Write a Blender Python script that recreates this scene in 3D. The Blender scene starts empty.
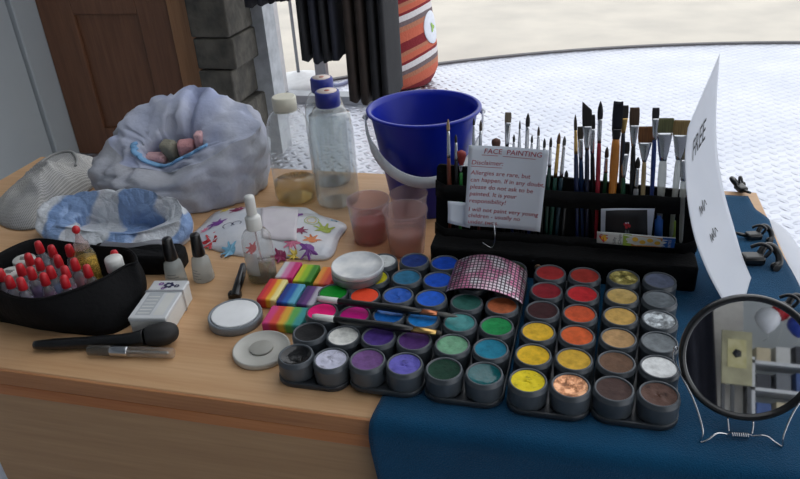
import bpy, bmesh, math, random
from mathutils import Vector, Matrix, noise
C = bpy.context.scene.collection
SC = bpy.context.scene
random.seed(7)
PI = math.pi
TOP = 0.75            # height of the counter top

# ------------------------------------------------------------------ camera, sky, exposure
cam = bpy.data.cameras.new('camera')
camo = bpy.data.objects.new('camera', cam); C.objects.link(camo)
cam.sensor_width = 36.0; cam.lens = 36.0 * 700 / 800; cam.clip_start = 0.02
_r, _u, _b = [[0.969743, 0.238219, -0.053394], [-0.07049, 0.48262, 0.872988], [0.233732, -0.84281, 0.48481]]
camo.matrix_world = Matrix(((_r[0], _u[0], _b[0], 0), (_r[1], _u[1], _b[1], 0), (_r[2], _u[2], _b[2], TOP + 0.5), (0, 0, 0, 1)))
SC.camera = camo
w = bpy.data.worlds.new('sky'); SC.world = w; w.use_nodes = True
bg = w.node_tree.nodes['Background']
bg.inputs[0].default_value = (0.93, 0.96, 1.0, 1); bg.inputs[1].default_value = 1.4
SC.view_settings.view_transform = 'Standard'; SC.view_settings.look = 'None'
SC.view_settings.exposure = 0.18; SC.view_settings.gamma = 1.0; SC.view_settings.use_curve_mapping = False

# ------------------------------------------------------------------ helpers
def lin(c):
    return tuple(((v / 255) / 12.92 if v <= 10 else ((v / 255 + 0.055) / 1.055) ** 2.4) for v in c)

def nd(nt, t, **kw):
    n = nt.nodes.new(t)
    for k, v in kw.items(): setattr(n, k, v)
    return n

def mathn(nt, op, a, b=None, c=None):
    n = nd(nt, 'ShaderNodeMath', operation=op)
    for i, v in enumerate((a, b, c)):
        if v is None: continue
        if isinstance(v, (int, float)): n.inputs[i].default_value = v
        else: nt.links.new(v, n.inputs[i])
    return n.outputs[0]

def mixc(nt, fac, a, b, blend='MIX'):
    n = nd(nt, 'ShaderNodeMix', data_type='RGBA', blend_type=blend)
    for i, v in ((0, fac), (6, a), (7, b)):
        if isinstance(v, (int, float)): n.inputs[i].default_value = v
        elif isinstance(v, tuple): n.inputs[i].default_value = (*v[:3], 1)
        else: nt.links.new(v, n.inputs[i])
    return n.outputs[2]

def ramp(nt, fac, stops, interp='LINEAR'):
    n = nd(nt, 'ShaderNodeValToRGB'); r = n.color_ramp; r.interpolation = interp
    while len(r.elements) < len(stops): r.elements.new(0.5)
    for e, (p, c) in zip(r.elements, stops): e.position = p; e.color = (*c, 1)
    nt.links.new(fac, n.inputs[0]); return n.outputs[0]

def coords(nt, scale=(1, 1, 1), rot=(0, 0, 0)):
    tc = nd(nt, 'ShaderNodeTexCoord'); mp = nd(nt, 'ShaderNodeMapping')
    mp.inputs['Scale'].default_value = scale; mp.inputs['Rotation'].default_value = rot
    nt.links.new(tc.outputs['Object'], mp.inputs[0]); return mp.outputs[0]

def noisetex(nt, vec, scale, detail=3, rough=0.5):
    n = nd(nt, 'ShaderNodeTexNoise'); n.inputs['Scale'].default_value = scale
    n.inputs['Detail'].default_value = detail; n.inputs['Roughness'].default_value = rough
    nt.links.new(vec, n.inputs['Vector']); return n.outputs[0]

def bump(nt, h, dist, strength=1.0):
    b = nd(nt, 'ShaderNodeBump'); b.inputs['Distance'].default_value = dist; b.inputs['Strength'].default_value = strength
    nt.links.new(h, b.inputs['Height']); return b.outputs[0]

def base(name):
    m = bpy.data.materials.new(name); m.use_nodes = True
    nt = m.node_tree; return m, nt, nt.nodes['Principled BSDF']

def pm(name, col, rough=0.5, metal=0.0, var=None, vs=30, bmp=None, bs=200, spec=0.5, coat=0.0, sheen=0.0):
    """plain procedural material: col in sRGB 0..255, var = second colour mixed in by noise"""
    m, nt, p = base(name)
    p.inputs['Roughness'].default_value = rough; p.inputs['Metallic'].default_value = metal
    p.inputs['Specular IOR Level'].default_value = spec; p.inputs['Coat Weight'].default_value = coat
    p.inputs['Sheen Weight'].default_value = sheen
    c1 = lin(col); c2 = lin(var) if var else tuple(x * 0.9 for x in c1)
    v = coords(nt)
    n = noisetex(nt, v, vs)
    nt.links.new(ramp(nt, n, [(0.35, c1), (0.68, c2)]), p.inputs['Base Color'])
    if bmp: nt.links.new(bump(nt, noisetex(nt, v, bs), bmp), p.inputs['Normal'])
    return m

def clear(name, tint=(255, 255, 255), alpha=0.85, rough=0.05, milk=0.0, milkcol=(230, 230, 230), ior=1.45):
    """clear or frosted plastic: transparent film with fresnel gloss and some milky scatter"""
    m, nt, p = base(name); out = nt.nodes['Material Output']; nt.nodes.remove(p)
    tr = nd(nt, 'ShaderNodeBsdfTransparent'); tr.inputs[0].default_value = (*lin(tint), 1)
    gl = nd(nt, 'ShaderNodeBsdfGlossy'); gl.inputs['Roughness'].default_value = rough
    lwn = nd(nt, 'ShaderNodeLayerWeight'); lwn.inputs[0].default_value = 0.5
    lw = mathn(nt, 'ADD', mathn(nt, 'MULTIPLY', mathn(nt, 'POWER', lwn.outputs['Facing'], 3.0), 0.7), 0.035 * (ior / 1.45) ** 4)
    df = nd(nt, 'ShaderNodeBsdfDiffuse'); df.inputs[0].default_value = (*lin(milkcol), 1)
    tl = nd(nt, 'ShaderNodeBsdfTranslucent'); tl.inputs[0].default_value = (*lin(milkcol), 1)
    sc = nd(nt, 'ShaderNodeMixShader'); sc.inputs[0].default_value = 0.45
    nt.links.new(df.outputs[0], sc.inputs[1]); nt.links.new(tl.outputs[0], sc.inputs[2])
    m1 = nd(nt, 'ShaderNodeMixShader'); m1.inputs[0].default_value = milk
    nt.links.new(tr.outputs[0], m1.inputs[1]); nt.links.new(sc.outputs[0], m1.inputs[2])
    m2 = nd(nt, 'ShaderNodeMixShader')
    nt.links.new(lw, m2.inputs[0]); nt.links.new(m1.outputs[0], m2.inputs[1]); nt.links.new(gl.outputs[0], m2.inputs[2])
    nt.links.new(m2.outputs[0], out.inputs[0]); return m

def stripes(name, cols, axis, x0, x1, rough=0.6, soft=0.25):
    """bands of colour across one axis of the object, softly blended where they meet"""
    m, nt, p = base(name); p.inputs['Roughness'].default_value = rough
    v = coords(nt); s = nd(nt, 'ShaderNodeSeparateXYZ'); nt.links.new(v, s.inputs[0])
    n = noisetex(nt, v, 60)
    t = mathn(nt, 'ADD', s.outputs[axis], mathn(nt, 'MULTIPLY', mathn(nt, 'SUBTRACT', n, 0.5), (x1 - x0) * 0.12))
    t = mathn(nt, 'DIVIDE', mathn(nt, 'SUBTRACT', t, x0), (x1 - x0))
    k = len(cols); st = []
    for i, c in enumerate(cols):
        st.append(((i + soft) / k, lin(c))); st.append(((i + 1 - soft) / k, lin(c)))
    nt.links.new(ramp(nt, t, st), p.inputs['Base Color'])
    return m

class MB:
    def __init__(s): s.bm = bmesh.new(); s.mats = []
    def mi(s, m):
        if m is None: return 0
        if m not in s.mats: s.mats.append(m)
        return s.mats.index(m)
    def face(s, vs, mi=0, smooth=True):
        try:
            f = s.bm.faces.new(vs); f.material_index = mi; f.smooth = smooth; return f
        except ValueError: return None
    def box(s, c, size, rz=0, bev=0.0, m=None, M=None, seg=2):
        mi = s.mi(m); mat = M if M else Matrix.Translation(c) @ Matrix.Rotation(rz, 4, 'Z')
        r = bmesh.ops.create_cube(s.bm, size=1.0, matrix=mat @ Matrix.Diagonal((*size, 1)))
        vs = r['verts']; fs = set(f for v in vs for f in v.link_faces)
        if bev > 0:
            es = list(set(e for v in vs for e in v.link_edges))
            q = bmesh.ops.bevel(s.bm, geom=es, offset=bev, segments=seg, profile=0.5, affect='EDGES', clamp_overlap=True)
            fs = set(f for f in fs if f.is_valid) | set(q['faces'])
        for f in fs: f.material_index = mi; f.smooth = bev > 0
        return s
    def rings(s, rings, closed=True, cap0=False, cap1=False, m=None, smooth=True):
        mi = s.mi(m)
        vv = [[s.bm.verts.new(p) for p in r] for r in rings]
        n = len(vv[0])
        for a, b in zip(vv, vv[1:]):
            for i in range(n if closed else n - 1):
                j = (i + 1) % n
                s.face((a[i], a[j], b[j], b[i]), mi, smooth)
        if cap0: s.face(list(reversed(vv[0])), mi, False)
        if cap1: s.face(vv[-1], mi, False)
        return s
    def lathe(s, prof, seg=28, c=(0, 0, 0), m=None, M=None, cap0=True, cap1=True, sx=1.0, sy=1.0):
        rr = []
        for r, z in prof:
            ring = [Vector((c[0] + sx * r * math.cos(2 * PI * i / seg), c[1] + sy * r * math.sin(2 * PI * i / seg), c[2] + z)) for i in range(seg)]
            rr.append([M @ p for p in ring] if M else ring)
        return s.rings(rr, True, cap0 and prof[0][0] > 0, cap1 and prof[-1][0] > 0, m)
    def tube(s, pts, r, seg=8, m=None, flat=1.0):
        pts = [Vector(p) for p in pts]; rr = []; up = None
        for i, p in enumerate(pts):
            t = (pts[min(i + 1, len(pts) - 1)] - pts[max(i - 1, 0)]).normalized()
            if up is None: up = Vector((0, 0, 1)) if abs(t.z) < 0.9 else Vector((1, 0, 0))
            a = t.cross(up); a = a.normalized() if a.length > 1e-6 else Vector((1, 0, 0)); b = a.cross(t).normalized(); up = b
            q = r[i] if isinstance(r, (list, tuple)) else r
            rr.append([p + a * q * math.cos(2 * PI * k / seg) + b * q * flat * math.sin(2 * PI * k / seg) for k in range(seg)])
        return s.rings(rr, True, True, True, m)
    def grid(s, fn, nu, nv, m=None):
        mi = s.mi(m)
        vv = [[s.bm.verts.new(fn(i / nu, j / nv)) for j in range(nv + 1)] for i in range(nu + 1)]
        for i in range(nu):
            for j in range(nv): s.face((vv[i][j], vv[i + 1][j], vv[i + 1][j + 1], vv[i][j + 1]), mi)
        return s
    def prism(s, pts, z0, z1, m=None, M=None, smooth=False):
        f = (lambda p: M @ Vector(p)) if M else Vector
        return s.rings([[f((x, y, z0)) for x, y in pts], [f((x, y, z1)) for x, y in pts]], True, True, True, m, smooth)
    def ball(s, c, r, m=None, seg=12, sz=1.0):
        k = seg // 2
        return s.lathe([(max(1e-5, r * math.sin(PI * i / k)), -r * sz * math.cos(PI * i / k)) for i in range(k + 1)], seg, c, m, cap0=False, cap1=False)
    def mesh(s, name, m=None):
        bmesh.ops.recalc_face_normals(s.bm, faces=s.bm.faces)
        me = bpy.data.meshes.new(name); s.bm.to_mesh(me); s.bm.free()
        for x in (s.mats or ([m] if m else [])): me.materials.append(x)
        return me
    def build(s, name, m=None, parent=None, loc=(0, 0, 0), rz=0):
        o = bpy.data.objects.new(name, s.mesh(name, m)); C.objects.link(o)
        o.location = loc; o.rotation_euler = (0, 0, rz)
        if parent: o.parent = parent
        return o

def tag(o, label, cat, group=None, kind=None):
    if label: o['label'] = label
    if cat: o['category'] = cat
    if group: o['group'] = group
    if kind: o['kind'] = kind
    return o
def empty(name, loc, rz=0):
    o = bpy.data.objects.new(name, None); C.objects.link(o); o.location = loc; o.rotation_euler = (0, 0, rz); o.empty_display_size = 0.02
    return o
def struct(o): o['kind'] = 'structure'; return o
def solid(o, t, off=1.0):
    md = o.modifiers.new('thickness', 'SOLIDIFY'); md.thickness = t; md.offset = off; return o
def subd(o, n=1):
    md = o.modifiers.new('smooth', 'SUBSURF'); md.levels = n; md.render_levels = n; return o
def copy_tree(o, parent=None):
    c = o.copy(); C.objects.link(c)
    if parent: c.parent = parent
    for ch in list(o.children): copy_tree(ch, c)
    return c
def axis_matrix(p0, p1, roll_to=(0, -1, 0)):
    """local z runs p0 -> p1, local y faces roughly roll_to"""
    z = (Vector(p1) - Vector(p0)).normalized(); y = Vector(roll_to); y = (y - z * y.dot(z)).normalized(); x = y.cross(z)
    return Matrix(((x.x, y.x, z.x, p0[0]), (x.y, y.y, z.y, p0[1]), (x.z, y.z, z.z, p0[2]), (0, 0, 0, 1)))
def text_into(mb, body, size, fn, m, spacing=1.0, align='LEFT', shear=0.0, depth=0.0):
    """lettering as flat mesh, every vertex carried by fn(x, y) -> point"""
    cu = bpy.data.curves.new('lettering', 'FONT'); cu.body = body; cu.size = size; cu.align_x = align; cu.shear = shear; cu.space_line = spacing; cu.resolution_u = 3
    o = bpy.data.objects.new('lettering', cu); C.objects.link(o)
    me = bpy.data.meshes.new_from_object(o.evaluated_get(bpy.context.evaluated_depsgraph_get()))
    mi = mb.mi(m); vs = [mb.bm.verts.new(fn(v.co.x, v.co.y)) for v in me.vertices]
    for p in me.polygons: mb.face([vs[i] for i in p.vertices], mi, False)
    bpy.data.objects.remove(o); bpy.data.curves.remove(cu); bpy.data.meshes.remove(me)
def fbm(p, s, seed=0):
    return noise.noise(Vector((p[0] * s + seed, p[1] * s + seed * 1.7, p[2] * s - seed)))
def smooth_path(pts, n=6):
    pts = [Vector(p) for p in pts]; out = []
    for i in range(len(pts) - 1):
        p0, p1, p2, p3 = pts[max(i - 1, 0)], pts[i], pts[i + 1], pts[min(i + 2, len(pts) - 1)]
        for k in range(n):
            t = k / n
            out.append(0.5 * ((2 * p1) + (p2 - p0) * t + (2 * p0 - 5 * p1 + 4 * p2 - p3) * t * t + (3 * p1 - p0 - 3 * p2 + p3) * t ** 3))
    return out + [pts[-1]]
def loop_path(pts, n=6):
    pts = [Vector(p) for p in pts]; k = len(pts); out = []
    for i in range(k):
        p0, p1, p2, p3 = pts[i - 1], pts[i], pts[(i + 1) % k], pts[(i + 2) % k]
        for j in range(n):
            t = j / n
            out.append(0.5 * ((2 * p1) + (p2 - p0) * t + (2 * p0 - 5 * p1 + 4 * p2 - p3) * t * t + (3 * p1 - p0 - 3 * p2 + p3) * t ** 3))
    return out

# ------------------------------------------------------------------ materials
def wood(name, a, b, axis=0, rough=0.42, scale=1.0):
    m, nt, p = base(name)
    sc = [14 * scale] * 3; sc[axis] = 0.9 * scale
    v = coords(nt, tuple(sc)); n1 = noisetex(nt, v, 3.0, 5, 0.6)
    sc2 = [120 * scale] * 3; sc2[axis] = 5 * scale
    n2 = noisetex(nt, coords(nt, tuple(sc2)), 2.0, 2)
    f = mathn(nt, 'ADD', mathn(nt, 'MULTIPLY', n1, 0.65), mathn(nt, 'MULTIPLY', n2, 0.35))
    nt.links.new(ramp(nt, f, [(0.36, lin(a)), (0.64, lin(b))]), p.inputs['Base Color'])
    p.inputs['Roughness'].default_value = rough
    nt.links.new(bump(nt, n2, 0.0002), p.inputs['Normal'])
    return m
M_wood = wood('beech_top', (210, 170, 128), (194, 150, 108))
M_edge = wood('beech_edge', (196, 138, 92), (172, 114, 72), scale=1.4)
M_strip = wood('orange_edge_strip', (206, 138, 86), (184, 112, 62))
M_panel = wood('beech_panel', (190, 152, 112), (172, 134, 96))
M_groove = pm('grey_groove', (84, 88, 92), 0.5)
M_door = wood('brown_door', (126, 86, 62), (104, 68, 48), axis=2)
M_doorlight = wood('oak_frame', (168, 122, 84), (146, 102, 66), axis=2)

def checker_plate():
    m, nt, p = base('checker_plate')
    v = coords(nt, (1, 1, 1), (0, 0, PI / 4 + 0.12)); s = nd(nt, 'ShaderNodeSeparateXYZ'); nt.links.new(v, s.inputs[0])
    pit = 0.050
    u = mathn(nt, 'DIVIDE', s.outputs[0], pit); w_ = mathn(nt, 'DIVIDE', s.outputs[1], pit)
    fu = mathn(nt, 'SUBTRACT', mathn(nt, 'FRACT', u), 0.5); fv = mathn(nt, 'SUBTRACT', mathn(nt, 'FRACT', w_), 0.5)
    par = mathn(nt, 'FLOORED_MODULO', mathn(nt, 'ADD', mathn(nt, 'FLOOR', u), mathn(nt, 'FLOOR', w_)), 2.0)
    inv = mathn(nt, 'SUBTRACT', 1.0, par)
    a = mathn(nt, 'ADD', mathn(nt, 'MULTIPLY', fu, inv), mathn(nt, 'MULTIPLY', fv, par))
    b = mathn(nt, 'ADD', mathn(nt, 'MULTIPLY', fv, inv), mathn(nt, 'MULTIPLY', fu, par))
    d = mathn(nt, 'ADD', mathn(nt, 'POWER', mathn(nt, 'ABSOLUTE', mathn(nt, 'DIVIDE', a, 0.5)), 2.0), mathn(nt, 'POWER', mathn(nt, 'ABSOLUTE', mathn(nt, 'DIVIDE', b, 0.26)), 2.0))
    h = mathn(nt, 'MAXIMUM', mathn(nt, 'SUBTRACT', 1.0, d), 0.0)
    p.inputs['Metallic'].default_value = 0.75; p.inputs['Roughness'].default_value = 0.38
    n = noisetex(nt, v, 3.0)
    nt.links.new(ramp(nt, n, [(0.3, lin((214, 216, 224))), (0.7, lin((196, 200, 212)))]), p.inputs['Base Color'])
    nt.links.new(bump(nt, h, 0.012), p.inputs['Normal'])
    return m
M_plate = checker_plate()
M_ground = pm('pale_paving', (205, 198, 186), 0.9, var=(190, 184, 174), vs=2.0, bmp=0.002, bs=60)
M_trim = pm('dark_kerb', (92, 90, 92), 0.6)
M_wall = pm('white_painted_wall', (176, 182, 184), 0.75, var=(168, 174, 178), vs=2)
M_white = pm('white_paint', (214, 216, 218), 0.5)
M_stone = pm('grey_stone', (96, 92, 84), 0.9, var=(66, 64, 60), vs=14, bmp=0.01, bs=22)
M_plaster = pm('torn_plaster', (196, 200, 204), 0.85, var=(170, 174, 178), vs=20)
M_alu = pm('grey_aluminium', (150, 154, 160), 0.4, 0.6)
M_black = pm('black_fabric', (13, 13, 15), 0.85, bmp=0.0012, bs=160, spec=0.2, var=(18, 18, 20))
M_blackp = pm('black_plastic', (16, 16, 18), 0.3, coat=0.2)
M_pot = pm('dark_pot_plastic', (82, 88, 94), 0.35, var=(66, 72, 78), vs=40)
M_tray = pm('dark_tray_plastic', (52, 58, 64), 0.35, var=(42, 46, 52), vs=30)
M_silver = pm('silver_ferrule', (200, 202, 206), 0.22, 1.0)
M_gold = pm('brass_ferrule', (214, 176, 110), 0.28, 1.0)
M_chrome = pm('chrome_wire', (210, 212, 216), 0.12, 1.0)
M_whitep = pm('white_plastic', (222, 222, 218), 0.4, var=(212, 212, 208))
M_cream = pm('cream_cap', (222, 218, 200), 0.45)
M_bluecap = pm('blue_cap', (36, 48, 140), 0.4)
M_paper = pm('white_paper', (222, 228, 238), 0.8, var=(212, 218, 230), vs=8)
M_ink = pm('red_ink', (178, 48, 66), 0.7)
M_inkb = pm('black_ink', (40, 42, 50), 0.7)
M_clear = clear('clear_plastic', (250, 251, 251), milk=0.11)
M_water = clear('water', (244, 247, 247), milk=0.03, ior=1.33, milkcol=(220, 224, 228))
M_frost = clear('frosted_plastic', (242, 228, 228), milk=0.22, rough=0.25, milkcol=(242, 226, 224))

def cloth_mat():
    m, nt, p = base('blue_towelling')
    v = coords(nt); n = noisetex(nt, v, 9, 4, 0.6); f = noisetex(nt, v, 700, 2)
    k = mathn(nt, 'ADD', mathn(nt, 'MULTIPLY', n, 0.6), mathn(nt, 'MULTIPLY', f, 0.4))
    nt.links.new(ramp(nt, k, [(0.35, lin((9, 60, 92))), (0.65, lin((14, 77, 114)))]), p.inputs['Base Color'])
    p.inputs['Roughness'].default_value = 0.95; p.inputs['Sheen Weight'].default_value = 0.15; p.inputs['Specular IOR Level'].default_value = 0.1
    nt.links.new(bump(nt, f, 0.0012), p.inputs['Normal']); return m
M_cloth = cloth_mat()

CEIL_X, CEIL_Y = -0.6, 2.9
MIR_EL, MIR_AZ = 23.0, 0.0
# ------------------------------------------------------------------ the setting
def disc(name, r, z0, z1, m, c, seg=160, r0=None):
    b = MB()
    ring = lambda rr, z: [Vector((c[0] + rr * math.cos(2 * PI * i / seg), c[1] + rr * math.sin(2 * PI * i / seg), z)) for i in range(seg)]
    if r0: b.rings([ring(r0, z0), ring(r, z0), ring(r, z1), ring(r0, z1), ring(r0, z0)], True, m=m, smooth=False)
    else: b.rings([ring(r, z0), ring(r, z1)], True, True, True, m=m, smooth=False)
    return struct(b.build(name))
FC = (1.5, 0.13)
disc('floor', 5.0, -0.015, 0.0, M_plate, FC)
disc('trim_1', 5.035, -0.018, 0.012, M_trim, FC, r0=5.0)
struct(MB().box((0, 10, -0.045), (60, 60, 0.05), m=M_ground).build('ground'))
def wallbox(name, x0, x1, y0, y1, z0, z1, m, bev=0.0, parent=None):
    o = MB().box(((x0 + x1) / 2, (y0 + y1) / 2, (z0 + z1) / 2), (x1 - x0, y1 - y0, z1 - z0), m=m, bev=bev).build(name, parent=parent)
    return struct(o) if not parent else o
wallbox('wall_left', -2.58, -2.455, -4.1, 2.66, 0, 2.7, M_wall)
wallbox('trim_2', -2.58, -2.434, 2.668, 2.95, 0, 2.7, M_wall, 0.006)
d1 = wallbox('door_1', -2.432, -1.755, 2.83, 2.88, 0, 2.05, M_door)
for n_, a in (('door_stile', (-2.432, -2.25, 2.812, 2.832, 0, 2.05)), ('door_stile', (-1.92, -1.755, 2.812, 2.832, 0, 2.05)), ('door_rail', (-2.25, -1.92, 2.812, 2.832, 0.68, 0.83)), ('door_rail', (-2.25, -1.92, 2.812, 2.832, 0, 0.14)), ('door_rail', (-2.25, -1.92, 2.812, 2.832, 1.9, 2.05))):
    wallbox(n_, *a, M_door, 0.004, parent=d1)
wallbox('trim_3', -1.755, -1.61, 2.79, 2.92, 0, 2.1, M_doorlight, 0.006)
wallbox('trim_4', -2.432, -1.755, 2.79, 2.92, 2.05, 2.15, M_doorlight, 0.004)
wallbox('wall_back', -2.432, -1.61, 2.80, 2.95, 2.15, 2.7, M_wall)
b = MB()                                               # rough stone pier: courses of uneven blocks
z = 0.0; k = 0
while z < 2.7:
    h = 0.13 + 0.07 * ((k * 37) % 10) / 10
    xr = -1.435 + 0.018 * math.sin(k * 2.3)
    b.box(((-1.61 + xr) / 2, 2.83, z + h / 2), (xr + 1.61, 0.26 + 0.012 * math.sin(k * 1.7), h - 0.006), bev=0.008, m=M_stone); z += h; k += 1
struct(b.build('wall_stone'))
wallbox('wall_plaster', -1.60, -1.375, 2.93, 3.05, 0, 2.7, M_plaster)
win = wallbox('window_1', -1.80, -1.705, 3.70, 3.78, 0, 2.7, M_alu, 0.004)
wallbox('window_post', -1.475, -1.41, 3.72, 3.77, 0.05, 2.7, M_alu, 0.003, parent=win)
wallbox('window_sill', -1.705, -0.98, 3.66, 3.76, 0.0, 0.05, M_alu, 0.004, parent=win)
wallbox('window_edge', -1.705, -1.665, 3.69, 3.75, 0.05, 2.7, M_white, 0.004, parent=win)
wallbox('unseen_shade_ceiling', -2.58, CEIL_X, -4.1, CEIL_Y, 2.7, 2.8, M_wall)  # unseen roof, cut back on the right so open sky lights the counter
wallbox('unseen_shade_ceiling_front', CEIL_X, 3.4, -4.1, 0.35, 2.7, 2.8, M_wall)  # unseen roof piece added over the camera side to keep front faces dim
wallbox('wall_rear', -2.58, 3.2, -4.1, -4.0, 0, 2.7, M_wall)

# ------------------------------------------------------------------ counter
t = tag(empty('counter', (-0.38, 0.80, 0)), 'beech wood counter everything stands on, blue towel over its end', 'counter')
def part(b, name, par, m=None):
    """geometry given in world coordinates, stored relative to its parent's origin"""
    o = b.build(name, m); o.parent = par; o.matrix_parent_inverse = Matrix.Translation(-Vector(par.location)) if par.rotation_euler.z == 0 else par.matrix_basis.inverted(); return o
X0, X1, Y0, Y1 = -1.045, 0.282, 0.503, 1.10
part(MB().box(((X0 + X1) / 2, (Y0 + Y1) / 2, TOP - 0.0115), (X1 - X0, Y1 - Y0, 0.023), bev=0.002, m=M_wood), 'top', t)
part(MB().box(((X0 + X1) / 2, Y0 - 0.001, TOP - 0.0118), (X1 - X0, 0.004, 0.0215), bev=0.0012, m=M_edge), 'front_edging', t)
part(MB().box(((X0 + X1) / 2, (Y0 + Y1) / 2 + 0.004, TOP - 0.0245), (X1 - X0 - 0.01, Y1 - Y0 - 0.006, 0.004), m=M_groove), 'shadow_gap', t)
part(MB().box(((X0 + X1) / 2, (Y0 + Y1) / 2, TOP - 0.035), (X1 - X0, Y1 - Y0 - 0.002, 0.017), bev=0.001, m=M_strip), 'edge_strip', t)
part(MB().box(((-0.70 + X1) / 2, Y0 + 0.012, (TOP - 0.0435) / 2 + 0.02), (X1 + 0.70, 0.018, TOP - 0.0435 - 0.04), m=M_panel), 'front_panel', t)
part(MB().box((-0.688, (Y0 + Y1) / 2 + 0.012, (TOP - 0.0435) / 2 + 0.02), (0.018, Y1 - Y0 - 0.03, TOP - 0.0435 - 0.04), m=M_panel), 'side_panel', t)
part(MB().box((X1 - 0.02, (Y0 + Y1) / 2 + 0.012, (TOP - 0.0435) / 2 + 0.02), (0.018, Y1 - Y0 - 0.03, TOP - 0.0435 - 0.04), m=M_panel), 'side_panel', t)
part(MB().box(((-0.70 + X1) / 2, (Y0 + Y1) / 2, 0.01), (X1 + 0.66, Y1 - Y0 - 0.06, 0.02), m=M_groove), 'plinth', t)
for yy in (Y0 + 0.09, Y1 - 0.06):
    part(MB().box((X0 + 0.05, yy, (TOP - 0.0435) / 2), (0.04, 0.04, TOP - 0.0435), bev=0.003, m=M_panel), 'leg', t)

# ------------------------------------------------------------------ blue towel
CT = 0.0025
def towel(u, v):
    s = 1.16 * v                                      # length along the towel from the back edge to the hanging hem
    xl = -0.176 - 0.006 * math.exp(-((s - 0.60) / 0.05) ** 2) + 0.05 * max(0, s - 0.60)
    xr = 0.2795 - 0.014 * (1 - min(1, max(0, (s - 0.045) / 0.03))) + 0.002 * math.sin(s * 30)
    x = xl + (xr - xl) * u
    y = 1.078 - s; R = 0.008; yb = Y0 - 0.001
    if s < 1.078 - yb: p = Vector((x, y, TOP + 0.0012))
    else:
        q = s - (1.078 - yb)
        if q < R * PI / 2: p = Vector((x, yb - R * math.sin(q / R) + 0.0, TOP + 0.0012 - R * (1 - math.cos(q / R))))
        else:
            dz = q - R * PI / 2
            p = Vector((x, yb - R - 0.012 * math.sin(x * 34 + 0.6) * min(1, dz * 4) - 0.006 * min(1, dz * 5), TOP + 0.0012 - R - dz))
    if y > 0.5: p.z += 0.0006 + 0.0006 * fbm(p, 25)
    return p
o = MB().grid(towel, 60, 120, M_cloth).build('towel'); solid(o, 0.0024, 0)
tag(o, 'deep blue towel spread under the paint pots and hanging over the counter front', 'towel')

# ------------------------------------------------------------------ paint pots in five trays
TRAYS = {   # tray: x of its two columns, y of the front row, thickness below, words that single the tray out, pots row by row (left, right)
 'A': (-0.2785, -0.2380, 0.553, 'black and white tray'),
 'B': (-0.1975, -0.1570, 0.5545, 'purple and blue tray'),
 'C': (-0.1150, -0.0735, 0.5535, 'green tray'),
 'D': (-0.0295, 0.0120, 0.5510, 'yellow and red tray'),
 'E': (0.0530, 0.0945, 0.5535, 'brown and silver tray'),
}
SH = {'D': 0.0020, 'E': 0.0030, 'B': 0.0008, 'C': 0.0012, 'A': 0.0004}      # slight skew of each tray, metres of x per row
PAINT = {
 'A': [('jet black', (10, 10, 12), 'g'), ('white streaked with grey', (196, 196, 214), 'w'), ('matt black', (30, 30, 32), 'n'), ('clean white', (226, 226, 220), 'n'),
       ('neon pink', (255, 30, 130), 'f'), ('magenta', (206, 24, 134), 'f'), ('bright green', (20, 150, 46), 'f'), ('coral orange', (255, 84, 52), 'f'),
       None, ('lime yellow', (214, 206, 34), 'n'), None, ('white crusted', (200, 204, 204), 'w')],
 'B': [('dusty lilac', (112, 76, 132), 'n'), ('violet blue', (98, 92, 180), 'w'), ('deep purple', (70, 46, 122), 'n'), ('plum purple', (76, 42, 104), 'n'),
       ('shimmering cobalt blue', (20, 104, 190), 'p'), ('sky blue', (24, 120, 196), 'n'), ('dented mid blue', (34, 86, 178), 'w'), ('bright royal blue', (26, 92, 204), 'n'),
       ('dull teal blue', (40, 106, 140), 'n'), ('ultramarine blue', (10, 76, 190), 'n'), ('navy blue', (26, 52, 116), 'n'), ('strong blue', (12, 66, 172), 'n')],
 'C': [('bottle green', (8, 54, 38), 'n'), ('dark teal', (10, 90, 94), 'g'), ('pale sage green', (88, 146, 110), 'p'), ('turquoise blue', (22, 122, 150), 'n'),
       ('aqua green', (44, 132, 132), 'p'), ('grass green', (26, 138, 74), 'n'), ('murky sea green', (42, 92, 84), 'n'), ('terracotta orange', (178, 96, 60), 'n'),
       ('dark pine green', (32, 78, 66), 'n'), ('moss brown', (88, 84, 60), 'n'), ('forest green', (26, 84, 56), 'n'), ('dark olive', (60, 74, 44), 'n')],
 'D': [('lemon yellow', (230, 206, 28), 'w'), ('cracked metallic copper', (204, 140, 98), 'c'), ('warm yellow', (226, 182, 36), 'n'), ('mustard yellow', (212, 168, 54), 'n'),
       ('golden yellow', (224, 178, 44), 'n'), ('burnt orange', (214, 94, 44), 'n'), ('dark maroon', (58, 26, 30), 'n'), ('red orange', (204, 82, 44), 'n'),
       ('dark crimson', (132, 22, 36), 'n'), ('bright red', (190, 34, 42), 'n'), ('brick red', (156, 40, 42), 'n'), ('rust red', (156, 48, 40), 'n')],
 'E': [('dark chocolate brown', (74, 54, 50), 'n'), ('worn reddish brown', (92, 64, 54), 'w'), ('milk chocolate brown', (108, 80, 62), 'n'), ('pearly white', (206, 208, 208), 'p'),
       ('tan beige', (184, 146, 100), 'n'), ('plain mid grey', (118, 124, 128), 'n'), ('golden sand', (202, 162, 88), 'n'), ('crinkled silver', (146, 152, 156), 'c'),
       ('pale gold', (196, 164, 92), 'p'), ('dull pewter grey', (96, 104, 110), 'p'), ('gold glitter', (150, 138, 66), 'c'), ('slate blue grey', (104, 112, 134), 'n')],
}
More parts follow.
